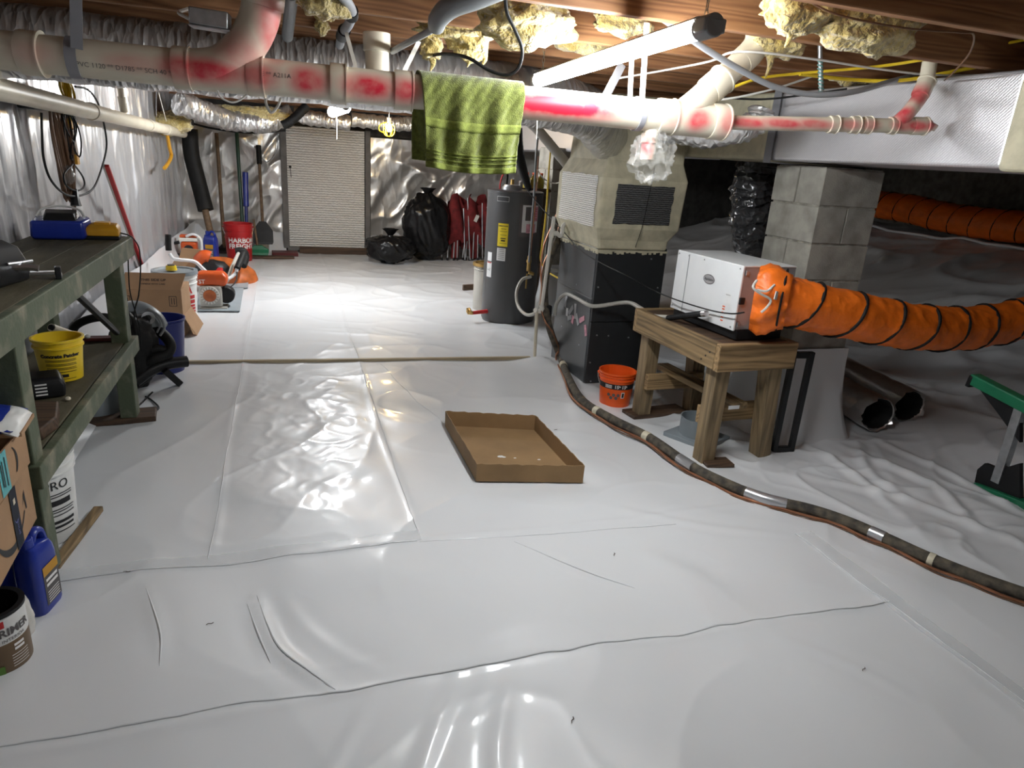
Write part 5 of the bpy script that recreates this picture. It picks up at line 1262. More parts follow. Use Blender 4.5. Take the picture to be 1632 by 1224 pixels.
m = M(); m.tube([(-0.812, 4.130, 0.865), (-0.820, 4.130, 0.749), (-0.823, 4.140, 0.644), (-0.801, 4.160, 0.461), (-0.810, 4.200, 0.303)], .0035, 6, 5); tag(m.build('power_cord', 'black_rubber'), 'thin black cord hanging off the far end of the workbench', 'cord')
vs_ = thing('bench_vise', 'black bench vise with steel handle at the left edge of the bench', 'vise', (-.99, 2.74, .971), R_(-12))
m = M(); m.loft([[(-.16, -.11, .0), (.10, -.11, .0), (.10, .10, .0), (-.16, .10, .0)], [(-.16, -.11, .05), (.11, -.11, .05), (.11, .10, .05), (-.16, .10, .05)], [(-.16, -.08, .12), (.08, -.08, .12), (.09, .08, .12), (-.16, .08, .12)], [(-.16, -.04, .145), (.05, -.04, .145), (.06, .05, .145), (-.16, .05, .145)]]); m.build('vise_body', 'black_paint', vs_, local=True, bevel=.012, seg=3)
M().box((.02, -.115, .06), (.2, .03, .05), (.2, 0, 0)).build('front_jaw', 'black_plastic', vs_, local=True, bevel=.006, smooth=False)
m = M(); m.tube([(.10, .0, .06), (.14, .02, .06), (.17, .03, .055)], .012, 8, 3); m.cyl((.105, -.03, .075), (.135, .06, .075), .006, None, 8); m.build('screw_rod', 'steel', vs_, local=True)
cl = thing('clamp', 'steel clamp lying beside the black bench vise', 'clamp', (-.84, 2.83, .971), R_(15))
M().box((.0, .0, .022), (.12, .035, .012)).build('clamp_bar', 'steel', cl, local=True, bevel=.003, smooth=False); M().box((.05, .0, .022), (.02, .045, .045)).build('clamp_jaw', 'black_paint', cl, local=True, bevel=.004, smooth=False); M().cyl((.05, -.02, .012), (.05, .03, .012), .012, None, 10).build('clamp_screw', 'steel', cl, local=True)

# on the lower shelf
t, rf = bucket('plastic_bucket', 'yellow patching-compound bucket on the lower bench shelf', (-.955, 3.29, .452), .078, .094, .185, 'yellow_plastic', bands=(.80,), phi=-1.2)
lettering('Concrete Patcher', .021, on_cyl((0, 0, 0), rf, -1.27, .118, .002), 'ink', t, 'label_print', bold=.0012, local=True)
for k, (z, wd) in enumerate(((.100, .12), (.094, .12), (.082, .115), (.076, .12), (.064, .11), (.058, .115), (.046, .11), (.014, .10))):
    patch(on_cyl((0, 0, 0), rf, -1.27, z, .002), wd, .0022, 10, 2).build('label_print', 'ink', t, local=True)
patch(on_cyl((0, 0, 0), rf, -1.2, .029, .002), .03, .013, 4, 2).build('label_barcode', 'ink', t, local=True)
rd = thing('tool_charger', 'black power-tool charger with white markings on the bench shelf', 'charger', (-.96, 3.05, .452), R_(20))
m = M(); m.loft([[(-.06, -.05, 0), (.07, -.05, 0), (.07, .05, 0), (-.06, .05, 0)], [(-.065, -.055, .05), (.075, -.055, .05), (.075, .055, .06), (-.065, .055, .06)], [(-.05, -.04, .085), (.06, -.04, .08), (.06, .045, .095), (-.05, .045, .095)]]); m.build('charger_body', 'black_plastic', rd, local=True, bevel=.010, seg=3)
for k in range(4): M().box((-.01, -.0545, .02 + .014 * k), (.04, .002, .006)).build('marking', 'ink_white', rd, local=True, smooth=False)
pb = thing('metal_block', 'rusty dark steel block at the near end of the bench shelf', 'block', (-.91, 2.70, .452), R_(-6))
m = M(); m.loft([[(-.12, -.13, 0), (.09, -.13, 0), (.10, -.02, 0), (.05, .13, 0), (-.12, .14, 0)], [(-.12, -.13, .045), (.09, -.13, .045), (.10, -.02, .05), (.05, .13, .055), (-.12, .14, .055)]]); m.build('block_body', 'wood_dark', pb, local=True, bevel=.006)
M().box((.06, -.131, .022), (.03, .003, .014)).build('rust_spot', 'copper', pb, local=True, smooth=False)
M().box((-.0, -.03, .058), (.06, .012, .006)).build('pry_slot', 'black_plastic', pb, local=True, smooth=False)
cable('pvc_offcut', 'cream pipe offcut lying at the back of the bench shelf', [(-1.106, 3.750, 0.561), (-1.076, 3.850, 0.509), (-1.031, 3.950, 0.445)], .020, 'pvc', 'pipe', 14, 1)
M_ = M(); M_.cyl(V((-1.106, 3.750, 0.561)) - V(.001, .004, 0), V((-1.106, 3.750, 0.561)) + V(.004, .008, -.002), .016, None, 14); tag(M_.build('pipe_bore', 'black_plastic', bpy.data.objects['pvc_offcut']), None)
cable('rubber_hose', 'black rubber ring leaning behind the cream pipe offcut', [(-1.105, 4.020, 0.448), (-1.078, 4.050, 0.498), (-1.014, 4.080, 0.525), (-0.937, 4.100, 0.527), (-0.884, 4.120, 0.490)], .022, 'black_rubber', 'hose', 12, 6)
plank('maroon board on the far end of the bench shelf', (-1.0, 3.90, .462), (.30, .06, .018), .05, 'maroon')
m = M(); m.ico((-.985, 3.86, .485), (.014, .014, .012), 2); tag(m.build('ping_pong_ball', 'white_plastic'), 'small white ball on the maroon board', 'ball')
m = M(); m.ico((-.86, 2.98, .458), (.012, .012, .009), 2); tag(m.build('cream_cap', 'pvc'), 'tiny cream plastic cap near the bench shelf rail', 'stopper')  # small cream plastic cap
cable('black_strut', 'black metal strut slanting under the bench top', [(-0.874, 3.300, 0.833), (-0.842, 3.820, 0.514)], .016, 'black_paint', 'strut', 8, 1)
# under the shelf
t, rf = bucket('metal_bin', 'plain grey bin under the far end of the bench', (-1.02, 4.02, 0), .13, .14, .34, 'duct_grey', 'bin', bands=(.95,))
t, rf = bucket('plastic_bucket', 'white lettered bucket under the bench by the near leg', (-.93, 2.72, .0), .115, .13, .34, 'white_plastic', bands=(.82, .9), handle=(1, -.9), phi=-.6)
lettering('PRO', .05, on_cyl((0, 0, 0), rf, -.75, .24, .002), 'ink', t, 'label_print', local=True)
for z, w_, h in ((.205, .12, .004), (.195, .12, .004), (.17, .10, .022), (.142, .13, .004), (.132, .12, .004), (.118, .13, .004), (.09, .12, .012), (.07, .11, .010), (.05, .12, .004)): patch(on_cyl((0, 0, 0), rf, -.75, z, .002), w_, h, 8, 2).build('label_print', 'ink', t, local=True)

# boxes at the near end
bx1 = thing('cardboard_box', 'lower brown shipping box with black smile print and navy tape', 'box', (-1.0, 2.02, .285), R_(3))
def carton(t, w_, d, h, mt='cardboard', open_top=False, th=.004):
    M().mm((-w_ / 2, -d / 2, 0), (w_ / 2, d / 2, th)).build('bottom', mt, t, local=True, smooth=False)
    for s_ in (-1, 1):
        M().mm((s_ * w_ / 2 - th / 2, -d / 2, 0), (s_ * w_ / 2 + th / 2, d / 2, h)).build('side', mt, t, local=True, smooth=False)
        M().mm((-w_ / 2, s_ * d / 2 - th / 2, 0), (w_ / 2, s_ * d / 2 + th / 2, h)).build('side', mt, t, local=True, smooth=False)
    if not open_top: M().mm((-w_ / 2, -d / 2, h), (w_ / 2, d / 2, h + th)).build('top', mt, t, local=True, smooth=False)
carton(bx1, .42, .56, .195)
fx = on_plane((.2125, 0, .10), (0, 1, 0), (0, 0, 1), .001)
def arc(f, r, a0, a1, wd, mt, par, n=16, ox=0, oy=0):
    m = M(); L = []
    for i in range(n + 1):
        a = a0 + (a1 - a0) * i / n; k = wd * (.35 + .65 * math.sin(PI * min(1, i / n * 1.2)))
        L += [f(ox + (r - k / 2) * math.cos(a), oy + (r - k / 2) * math.sin(a)), f(ox + (r + k / 2) * math.cos(a), oy + (r + k / 2) * math.sin(a))]
    m.add(L, [(2 * i, 2 * i + 1, 2 * i + 3, 2 * i + 2) for i in range(n)]); return m.build('smile_print', mt, par, local=True, smooth=False)
arc(fx, .16, R_(212), R_(318), .022, 'ink', bx1, ox=.06, oy=.09)
m = M(); m.add([fx(.165, .0), fx(.20, .045), fx(.205, -.02), fx(.195, -.02), fx(.19, .02)], [(0, 1, 4), (1, 2, 3, 4)]); m.build('smile_print', 'ink', bx1, local=True, smooth=False)
fx2 = on_plane((.2125, 0, .10), (0, 1, 0), (0, 0, 1), .002)
patch(lambda x, y: fx2(x + .10, y), .06, .19, 2, 2).build('tape_strip', 'navy_tape', bx1, local=True, smooth=False)
fx3 = on_plane((.2125, 0, .10), (0, 1, 0), (0, 0, 1), .003)
lettering('prime', .022, lambda x, y: fx3(.10 - y, x - .03), 'blue_plastic', bx1, 'tape_print', local=True)
arc(fx3, .022, R_(200), R_(340), .004, 'blue_plastic', bx1, ox=.10, oy=.01); patch(lambda x, y: fx3(x + .10, y + .055), .018, .018, 2, 2).build('tape_print', 'tape_cream', bx1, local=True, smooth=False)
bx2 = thing('cardboard_box', 'upper open brown shipping box with teal tape stuffed with plastic', 'box', (-1.0, 2.02, .486), R_(1))
carton(bx2, .42, .56, .125, open_top=True)
gx = on_plane((.2125, 0, .0625), (0, 1, 0), (0, 0, 1), .001); gx2 = on_plane((.2125, 0, .0625), (0, 1, 0), (0, 0, 1), .002)
patch(lambda x, y: gx(x + .07, y), .07, .125, 2, 2).build('tape_strip', 'teal_tape', bx2, local=True, smooth=False)
for u_, w_ in ((.052, .07), (.064, .08), (.085, .09)): patch(lambda x, y: gx2(x + u_, y), .006, w_, 2, 2).build('tape_print', 'ink', bx2, local=True, smooth=False)
arc(gx, .05, R_(-50), R_(60), .014, 'ink', bx2, ox=.13, oy=.0); patch(lambda x, y: gx(x - .02, y - .01), .025, .02, 2, 2).build('smile_print', 'ink', bx2, local=True, smooth=False)
for s_ in (0, 1): patch(lambda x, y: gx(x - .075, y + .012 - .026 * s_), .045, .011, 2, 2).build('logo_bar', 'ink', bx2, local=True, smooth=False)
m = M(); m.ico((-.98, 1.98, .575), (.17, .24, .07), 4, lambda P: .6 + .7 * fbm(P[:, 0] * 3, P[:, 1] * 3, P[:, 2] * 3)); tag(m.build('plastic_wrap', 'clear_plastic', ang=70), 'crumpled clear plastic in the open shipping box', 'plastic')
pk = thing('bag', 'blue and white plastic package above the open shipping box', 'package', (-.90, 2.26, .62), R_(5))
def pillow(w_, d, h, n=20):
    m = M(); L = []
    for k in range(2):
        m.grid(n, n, lambda a, b: ((a - .5) * w_, (b - .5) * d, (1 if k else -1) * h * (max(0, math.sin(a * PI) * math.sin(b * PI)) ** .45) * (.85 + .3 * float(vn(np.array([a * 5]), np.array([b * 5]), 1.0)[0]))))
    return m
pillow(.27, .20, .036).xf(Matrix.Translation((-.02, 0, .04)) @ Matrix.Rotation(.12, 4, 'Y')).build('package_film', 'blue_plastic', pk, local=True)
m = pillow(.07, .198, .022).xf(Matrix.Translation((.095, -.002, .024)) @ Matrix.Rotation(.5, 4, 'Y')); m.build('package_end', 'white_plastic', pk, local=True)
M().mm((-.13, -.08, .0), (.13, .085, .012)).build('cardboard_support', 'cardboard', pk, local=True, smooth=False)
cr = thing('crate', 'wooden crate under the shipping boxes', 'crate', (-1.08, 2.0, 0))
for s_ in (0, 1): M().mm((-1.24 + s_ * .25, 1.8, 0), (-1.21 + s_ * .25, 2.22, .283)).build('crate_side', 'wood_pale', cr, smooth=False)
for k in range(3): M().mm((-1.209, 1.8 + k * .14, .262), (-.991, 1.92 + k * .14, .283)).build('crate_slat', 'wood_pale', cr, smooth=False)
def jug(label, loc, rz, h=.285, w_=.125, d=.075, mt='blue_plastic', lab=True, group='blue jugs'):
    t = thing('jug', label, 'jug', loc, rz, group=group)
    m = M(); L = []
    def rr_(x0, x1, y0, y1, z, r=.022):
        pts = []
        for cx_, cy_, a0 in ((x1 - r, y1 - r, 0), (x0 + r, y1 - r, 90), (x0 + r, y0 + r, 180), (x1 - r, y0 + r, 270)):
            for q in (0, 30, 60, 90): pts.append((cx_ + r * math.cos(R_(a0 + q)), cy_ + r * math.sin(R_(a0 + q)), z))
        return pts
    for z, k in ((0, .92), (.012, 1), (h * .68, 1), (h * .78, .93), (h * .84, .8)): L.append(rr_(-w_ / 2 * k, w_ / 2 * k, -d / 2 * k, d / 2 * k, z, .022 * k))
    L.append(rr_(-w_ / 2 * .8, -w_ / 2 * .1, -d / 2 * .6, d / 2 * .6, h * .89, .012))
    m.loft(L); m.build('jug_body', mt, t, local=True, ang=40)
    M().cyl((-w_ * .24, 0, h * .86), (-w_ * .24, 0, h), .021, .020, 18).build('cap', mt, t, local=True, bevel=.003)
    m = M(); m.tube([(-w_ * .12, 0, h * .88), (w_ * .08, 0, h * .99), (w_ * .33, 0, h * .95), (w_ * .42, 0, h * .80), (w_ * .42, 0, h * .70)], .013, 10, 6, flat=1.2); m.build('handle', mt, t, local=True)
    if lab:
        f = on_plane((0.005, -d / 2, h * .36), (1, 0, 0), (0, 0, 1), .001); f2 = on_plane((0.005, -d / 2, h * .36), (1, 0, 0), (0, 0, 1), .002)
        patch(f, w_ * .66, h * .5, 2, 2).build('label', 'ink_grey', t, local=True, smooth=False)
        patch(lambda x, y: f2(x, y + h * .19), w_ * .66, h * .12, 2, 2).build('label_stripe', 'amber_plastic', t, local=True, smooth=False)
        for k in range(2): patch(lambda x, y: f2(x, y + .018 - k * .018), w_ * .5, .010, 2, 2).build('label_print', 'ink_white', t, local=True, smooth=False)
        for k in range(5): patch(lambda x, y: f2(x, y - .025 - .009 * k), w_ * .5, .003, 2, 2).build('label_print', 'ink_white', t, local=True, smooth=False)
    return t
jug('labelled blue plastic jug in front of the near bench leg', (-.80, 2.23, 0), R_(78), h=.275)
jug('blue plastic jug half hidden behind the labelled one', (-.915, 2.20, 0), R_(60), h=.272, lab=False)
pc = thing('paint_can', 'open paint can with white and brown label at the left edge', 'paint can', (-.845, 1.985, 0))
CR, CH = .084, .195
M().lathe([(.001, .0), (CR - .002, 0), (CR, .004), (CR, .10)], n=36).build('can_lower', 'can_brown', pc, local=True)
M().lathe([(CR, .10), (CR, CH - .012)], n=36).build('can_label', 'white_plastic', pc, local=True)
M().lathe([(CR, CH - .012), (CR + .003, CH - .010), (CR + .003, CH), (CR - .012, CH), (CR - .014, CH - .02), (CR - .014, .10), (.001, .10)], n=36).build('can_rim', 'black_plastic', pc, local=True)
lettering('PRIMER', .034, on_cyl((0, 0, 0), CR, -.62, .135), 'ink_grey', pc, 'label_print', local=True, bold=.001); lettering('INTERIOR', .015, on_cyl((0, 0, 0), CR, -.62, .110), 'ink_grey', pc, 'label_print', local=True)
patch(on_cyl((0, 0, 0), CR, -.95, .165), .014, .022, 3, 2).build('label_mark', 'ink_red', pc, local=True); patch(on_cyl((0, 0, 0), CR, -1.35, .018), .05, .028, 5, 2).build('label_badge', 'can_green', pc, local=True)
for z in (.085, .072): patch(on_cyl((0, 0, 0), CR, -.5, z), .03, .008, 4, 2).build('label_print', 'ink_white', pc, local=True)
for k in range(5): patch(on_cyl((0, 0, 0), CR, -.5, .055 - .009 * k), .05, .002, 5, 2).build('label_print', 'ink_white', pc, local=True)
M().mm((-.03, -.02, .11), (-.015, .0, .22)).build('stir_stick', 'galvanised', pc, local=True, smooth=False)
m = M(); m.ico((-.815, 2.085, .06), (.035, .045, .085), 4, lambda P: .75 + .5 * fbm(P[:, 0] * 3, P[:, 1] * 3, P[:, 2] * 3)); rg = tag(m.build('rag', 'fabric_white'), 'crumpled white rag between the paint can and the blue jug', 'rag')

# ================================================================ VACUUM PILE PAST THE BENCH
t, rf = bucket('plastic_bucket', 'deep blue bucket behind the black vacuum hose', (-.80, 4.80, 0), .12, .145, .36, 'blue_dark', bands=(.95,))
vp = thing('hose_pile', 'tangled black vacuum hoses and cords at the end of the bench', 'hose', (-.9, 4.55, 0))
m = M(); m.tube([(-0.883, 4.600, 0.383), (-0.781, 4.550, 0.343), (-0.709, 4.500, 0.275), (-0.714, 4.450, 0.221), (-0.788, 4.400, 0.197), (-0.870, 4.400, 0.160)], .032, 12, 6); m.build('hose', 'black_rubber', vp)
m = M(); m.tube([(-0.893, 4.350, 0.073), (-0.812, 4.400, 0.126), (-0.720, 4.450, 0.148), (-0.620, 4.500, 0.147)], .036, 12, 6); m.build('floor_nozzle', 'black_plastic', vp)
m = M(); m.bar((-0.736, 4.400, 0.124), (-0.661, 4.434, 0.020), .05, .04); m.build('wand', 'black_plastic', vp, bevel=.006, smooth=False)
m = M(); m.tube([(-0.930, 4.400, 0.130), (-0.848, 4.420, 0.217), (-0.766, 4.440, 0.249), (-0.717, 4.460, 0.202), (-0.744, 4.460, 0.138), (-0.819, 4.440, 0.114)], .028, 12, 6); m.tube([(-0.957, 4.500, 0.219), (-0.883, 4.500, 0.278), (-0.816, 4.500, 0.257), (-0.787, 4.500, 0.183)], .026, 12, 6); m.build('hose', 'black_rubber', vp)
m = M(); m.ico((-.90, 4.46, .24), (.13, .13, .24), 4, lambda P: .7 + .6 * fbm(P[:, 0] * 3, P[:, 1] * 3, P[:, 2] * 3)); m.build('cord_bundle', 'black_rubber', vp, ang=70)
rr2 = random.Random(3)
m = M()
for k in range(7):
    y = 4.27 + .03 * k; x = -.93 + .03 * rr2.uniform(-1, 1); z0 = .62 - .03 * k
    m.tube([(x, y, z0), (x + .05, y - .03, z0 - .12), (x + .02 * rr2.uniform(-2, 2), y, z0 - .28), (x + .06, y - .02, .18)], .006, 6, 5)
m.build('loose_cords', 'black_rubber', vp)
m = M(); m.tube([(-0.795, 4.297, 0.020), (-0.825, 4.163, 0.010), (-0.836, 4.041, 0.010), (-0.758, 3.991, 0.010), (-0.725, 4.047, 0.010), (-0.781, 4.179, 0.010), (-0.823, 4.236, 0.015)], .005, 6, 5); m.build('plug_cord', 'black_rubber', vp)
vb = thing('vacuum_body', 'grey vacuum motor head with round vent on top of the pile', 'vacuum', (-.98, 4.62, .45))
m = M(); m.tube([(-1.009, 4.700, 0.408), (-0.911, 4.650, 0.427), (-0.819, 4.600, 0.391), (-0.758, 4.580, 0.335)], lambda t: .05 + .03 * math.sin(t * PI), 16, 6); m.build('motor_housing', 'duct_grey', vb)
c = V((-0.810, 4.480, 0.432)); m = M(); m.lathe([(.001, 0), (.018, 0), (.02, .008), (.036, .012), (.038, 0)], c, 20, (R_(75), 0, R_(15))); m.build('vent_ring', 'tape_silver', vb)
m = M(); m.lathe([(.001, .004), (.017, .004)], c, 16, (R_(75), 0, R_(15))); m.build('vent_hole', 'black_plastic', vb)
m = M(); m.tube([(-0.849, 4.450, 0.369), (-0.830, 4.450, 0.310), (-0.841, 4.450, 0.263)], .035, 12, 5); m.build('elbow', 'grey_plastic', vb)
m = M(); m.tube([(-0.818, 4.550, 0.474), (-0.748, 4.500, 0.434), (-0.730, 4.500, 0.367), (-0.758, 4.500, 0.316)], .008, 8, 5); m.tube([(-0.784, 4.520, 0.449), (-0.748, 4.500, 0.395), (-0.774, 4.500, 0.336)], .006, 8, 5); m.build('cord', 'grey_plastic', vb)

# ================================================================ ALONG THE LEFT WALL
bx3 = thing('cardboard_box', 'brown moving box with printed flap in front of the white bucket', 'box', (-.98, 5.83, 0), R_(-3))
carton(bx3, .42, .34, .37)
f = on_plane((0, -.17, .36), (1, 0, 0), (0, .25, 1), .004)
m = M(); m.add([(-.21, -.172, .37), (.21, -.172, .37), (.235, -.06, .475), (-.185, -.06, .475), (-.21, -.176, .372), (.21, -.176, .372), (.235, -.064, .479), (-.185, -.064, .479)], [(0, 1, 2, 3), (7, 6, 5, 4), (0, 4, 5, 1), (1, 5, 6, 2), (2, 6, 7, 3), (3, 7, 4, 0)]); m.build('flap', 'cardboard', bx3, local=True, smooth=False)
fl = on_plane((.015, -.125, .42), (1, 0, 0), (0, .115, .107), .0055)
lettering('THIS SIDE UP', .030, lambda x, y: fl(x, y + .015), 'ink', bx3, 'flap_print', local=True, bold=.0006); lettering('HANDLE WITH CARE', .018, lambda x, y: fl(x, y - .022), 'ink', bx3, 'flap_print', local=True, bold=.0004)
f = on_plane((0, -.172, .185), (1, 0, 0), (0, 0, 1), .001)
for ox in (-.17, .15):
    for (u, v_, w_, h) in ((0, .045, .05, .004), (0, -.03, .05, .004), (-.025, .008, .004, .078), (.025, .008, .004, .078), (-.009, .008, .005, .05), (.009, .008, .005, .05)):
        patch(lambda x, y: f(x + u + ox, y + v_ + .09), w_, h, 2, 2).build('arrow_print', 'ink', bx3, local=True, smooth=False)
m = M(); m.add([(.212, -.17, .17), (.212, .17, .17), (.30, .14, .03), (.29, -.12, .0), (.27, -.16, .02), (.25, -.165, .09)], [(0, 1, 2, 3, 4, 5)]); m.build('torn_flap', 'cardboard', bx3, local=True, smooth=False, solid=.004)
t, rf = bucket('plastic_bucket', 'white bucket with grey lid and red lettering behind the brown box', (-.90, 6.28, 0), .148, .166, .40, 'white_plastic', bands=(.78, .88), lid='duct_grey', handle=(0, -1.2), phi=-1.2)
M().cyl((-.02, -.02, .418), (-.02, -.02, .455), .045, .038, 20).build('lid_spout', 'yellow_plastic', t, local=True); M().cyl((-.02, -.02, .453), (-.02, -.02, .465), .028, None, 16).build('spout_cap', 'ink_grey', t, local=True)
lettering('A', .10, on_cyl((0, 0, 0), rf, -.82, .27, .002), 'ink_red', t, 'label_print', local=True, bold=.004)
for z, w_, h in ((.205, .13, .030), (.165, .13, .030), (.13, .13, .018), (.105, .14, .018), (.08, .14, .018), (.058, .14, .012), (.04, .14, .012)): patch(on_cyl((0, 0, 0), rf, -.82, z, .002), w_, h, 8, 2).build('label_print', 'ink_red', t, local=True)
tag(M().bar((-1.282, 7.353, 0.030), (-1.100, 5.254, 1.270), .03, .022).build('long_pole', 'red_plastic', bevel=.004, smooth=False), 'long red pole leaning on the foil wall past the bench', 'pole')
sh = bpy.data.objects['long_pole']; M().bar(V((-1.282, 7.353, 0.030)) + V(-.016, -.012, 0), V((-1.100, 5.254, 1.270)) + V(-.016, -.012, 0), .012, .024).build('pole_edge', 'pvc_grey', sh, smooth=False)
# string trimmer
st = thing('string_trimmer', 'string trimmer with white handlebar and orange engine', 'trimmer', (-.66, 6.6, 0))
c = V(-.66, 6.66, 0)
m = M(); m.loft([[(c.x + x * k, c.y + y * k, z) for x, y in ((-.13, -.07), (.14, -.07), (.14, .10), (-.13, .10))] for z, k in ((.215, .8), (.24, 1), (.30, 1), (.34, .75))]); m.build('engine_cover', 'orange_tool', st, bevel=.02, seg=3)
M().mm((c.x - .10, c.y - .09, .03), (c.x + .09, c.y + .08, .22)).build('engine_block', 'pvc_grey', st, bevel=.02, smooth=False, seg=3)
M().cyl((c.x + .12, c.y - .04, .13), (c.x + .12, c.y + .08, .13), .075, None, 20).build('muffler', 'black_plastic', st, bevel=.01)
M().cyl((c.x - .01, c.y - .085, .14), (c.x - .01, c.y - .11, .14), .085, .08, 24).build('starter_guard', 'pvc_grey', st, bevel=.004)
M().cyl((c.x - .01, c.y - .11, .14), (c.x - .01, c.y - .116, .14), .055, .05, 20).build('starter_disc', 'orange_dirty', st)
for k in range(18):
    a = 2 * PI * k / 18
    M().box((c.x - .01 + .068 * math.cos(a), c.y - .112, .14 + .068 * math.sin(a)), (.02, .006, .006), (0, -a, 0)).build('vent_fin', 'white_plastic', st, smooth=False)
M().mm((c.x - .10, c.y - .10, .0), (c.x + .13, c.y + .08, .03)).build('engine_foot', 'pvc_grey', st, bevel=.005, smooth=False)
lettering('ST', .05, on_plane((c.x - .07, c.y - .075, .26), (1, 0, 0), (0, 0, 1), .004), 'ink_white', st, 'badge', bold=.001)
M().tube([(-1.011, 6.850, 0.466), (-0.983, 6.850, 0.421), (-0.932, 6.850, 0.411), (-0.814, 6.900, 0.388), (-0.749, 6.900, 0.325), (-0.693, 6.900, 0.273), (-0.607, 6.900, 0.256), (-0.541, 6.950, 0.224), (-0.475, 7.000, 0.265), (-0.456, 7.000, 0.313)], .016, 10, 6).build('handlebar', 'white_metal', st)
M().tube([(-1.007, 6.850, 0.634), (-1.013, 6.850, 0.556), (-1.014, 6.850, 0.494)], .026, 12, 2).build('grip', 'black_rubber', st)
M().tube([(-0.548, 6.950, 0.200), (-0.514, 7.200, 0.297), (-0.468, 7.500, 0.383)], .017, 10, 2).build('shaft', 'pvc_grey', st)
M().tube([(-0.456, 7.000, 0.313), (-0.423, 7.100, 0.382), (-0.403, 7.200, 0.429)], .03, 10, 3).build('grip', 'black_rubber', st)
M().tube([(-0.595, 6.700, 0.206), (-0.520, 6.750, 0.179), (-0.467, 6.900, 0.210), (-0.457, 7.000, 0.289)], .006, 6, 5).build('throttle_cable', 'black_rubber', st)
M().mm(V((-0.655, 6.900, 0.184)) - V(.05, .0, .0), V((-0.597, 6.900, 0.239)) + V(.04, .08, .02)).build('clamp_block', 'white_metal', st, bevel=.006, smooth=False)
ed = thing('lawn_edger', 'orange round-decked cutting tool lying past the string trimmer', 'trimmer', (-.55, 8.2, 0))
m = M(); L = []
for z, k in ((.02, 1.0), (.06, 1.03), (.13, .95), (.19, .7)):
    L.append([(-.62 + .30 * k * math.cos(a), 8.05 + .26 * k * math.sin(a), z + .05 * math.cos(a - 2.4)) for a in np.linspace(0, 2 * PI, 29)[:-1]])
m.loft(L); m.build('deck', 'orange_dirty', ed)
m = M(); m.loft([[(-.62 + .31 * math.cos(a), 8.05 + .27 * math.sin(a), z + .05 * math.cos(a - 2.4)) for a in np.linspace(0, 2 * PI, 29)[:-1]] for z in (-.02, .04)]); m.build('deck_skirt', 'black_rubber', ed)
M().tube([(-0.597, 7.600, 0.118), (-0.536, 7.700, 0.234), (-0.474, 7.800, 0.332)], .02, 10, 2).build('handle_tube', 'orange_tool', ed); M().tube([(-0.516, 7.800, 0.364), (-0.435, 7.800, 0.366), (-0.413, 7.800, 0.300), (-0.438, 7.700, 0.222)], .035, 10, 4).build('handle_grip', 'black_rubber', ed)
cs = thing('chainsaw', 'orange and white chainsaw in the far left corner', 'chainsaw', (-1.0, 8.7, 0))
c = V((-1.054, 8.600, 0.285))
M().box(c + V(0, 0, -.02), (.17, .16, .17)).build('saw_body', 'orange_tool', cs, bevel=.03, smooth=False, seg=3); M().box(c + V(0, -.02, .085), (.2, .12, .04)).build('top_cover', 'pvc_white', cs, bevel=.012, smooth=False)
M().box(c + V(0, 0, .12), (.18, .1, .03)).build('cover_stripe', 'orange_tool', cs, bevel=.008, smooth=False)
M().cyl(c + V(0, -.082, -.02), c + V(0, -.095, -.02), .05, None, 16).build('starter_cover', 'ink', cs)
M().tube([c + V(-.02, -.06, .12), c + V(.06, -.08, .15), c + V(.13, -.08, .10), c + V(.135, -.08, -.02), c + V(.10, -.06, -.15)], .014, 8, 5).build('front_handle', 'white_metal', cs)
M().tube([c + V(-.1, -.02, .05), c + V(-.18, -.02, .02), c + V(-.18, -.02, -.08), c + V(-.09, -.02, -.1)], .018, 8, 5).build('rear_handle', 'black_plastic', cs); M().mm(c + V(-.12, -.06, -.26), c + V(.12, .1, -.10)).build('tank', 'black_plastic', cs, bevel=.02, smooth=False)
M().box(c + V(.09, -.05, -.2), (.05, .04, .16), (0, -.2, 0)).build('bar_tip', 'tape_cream', cs, bevel=.008, smooth=False)
bw = thing('hedge_tool', 'orange and black power tool behind the string trimmer', 'power tool', (-.80, 7.6, 0))
c = V((-0.772, 7.500, 0.243))
M().tube([(-0.838, 7.500, 0.286), (-0.788, 7.500, 0.337), (-0.743, 7.500, 0.326)], .075, 14, 5).build('housing', 'orange_tool', bw); m = M(); m.ico(c + V(.05, 0, -.06), (.17, .13, .14), 3, lambda P: .8 + .4 * fbm(P[:, 0] * 3, P[:, 1] * 3, P[:, 2] * 3)); m.build('motor', 'black_plastic', bw)
M().bar((-0.742, 7.200, 0.108), (-0.635, 7.400, 0.243), .05, .03).build('blade_cover', 'red_plastic', bw, bevel=.004, smooth=False)
jug('slim blue jug standing behind the chainsaw', (-.88, 9.15, 0), R_(-20), h=.40, w_=.15, d=.12, group='blue jugs')
bx4 = thing('cardboard_box', 'torn flat cardboard propped on the left wall behind the white bucket', 'box', (-1.05, 7.3, 0))
for k, (a, b, c_, d) in enumerate((((-1.171, 7.989, 0.020), (-0.902, 8.198, 0.020), (-0.862, 7.900, 0.354), (-1.041, 7.900, 0.369)), ((-1.255, 7.734, 0.020), (-1.059, 7.815, 0.020), (-0.946, 7.200, 0.368), (-1.012, 7.200, 0.366)))):
    m = M(); m.add([a, b, c_, d], [(0, 1, 2, 3)]); m.build('flap', 'cardboard', bx4, smooth=False, solid=.005)
def sheet(label, pts, name='tarp_sheet', mt='tarp'):
    m = M(); vs = [V(p) for p in pts]; n = len(vs); m.add([p + V(0, 0, .012) for p in vs] + [p + V(0, 0, .018) for p in vs], [tuple(range(n - 1, -1, -1)), tuple(range(n, 2 * n))] + [(i, (i + 1) % n, n + (i + 1) % n, n + i) for i in range(n)]); return tag(m.build(name, mt, smooth=False), label, 'sheet')
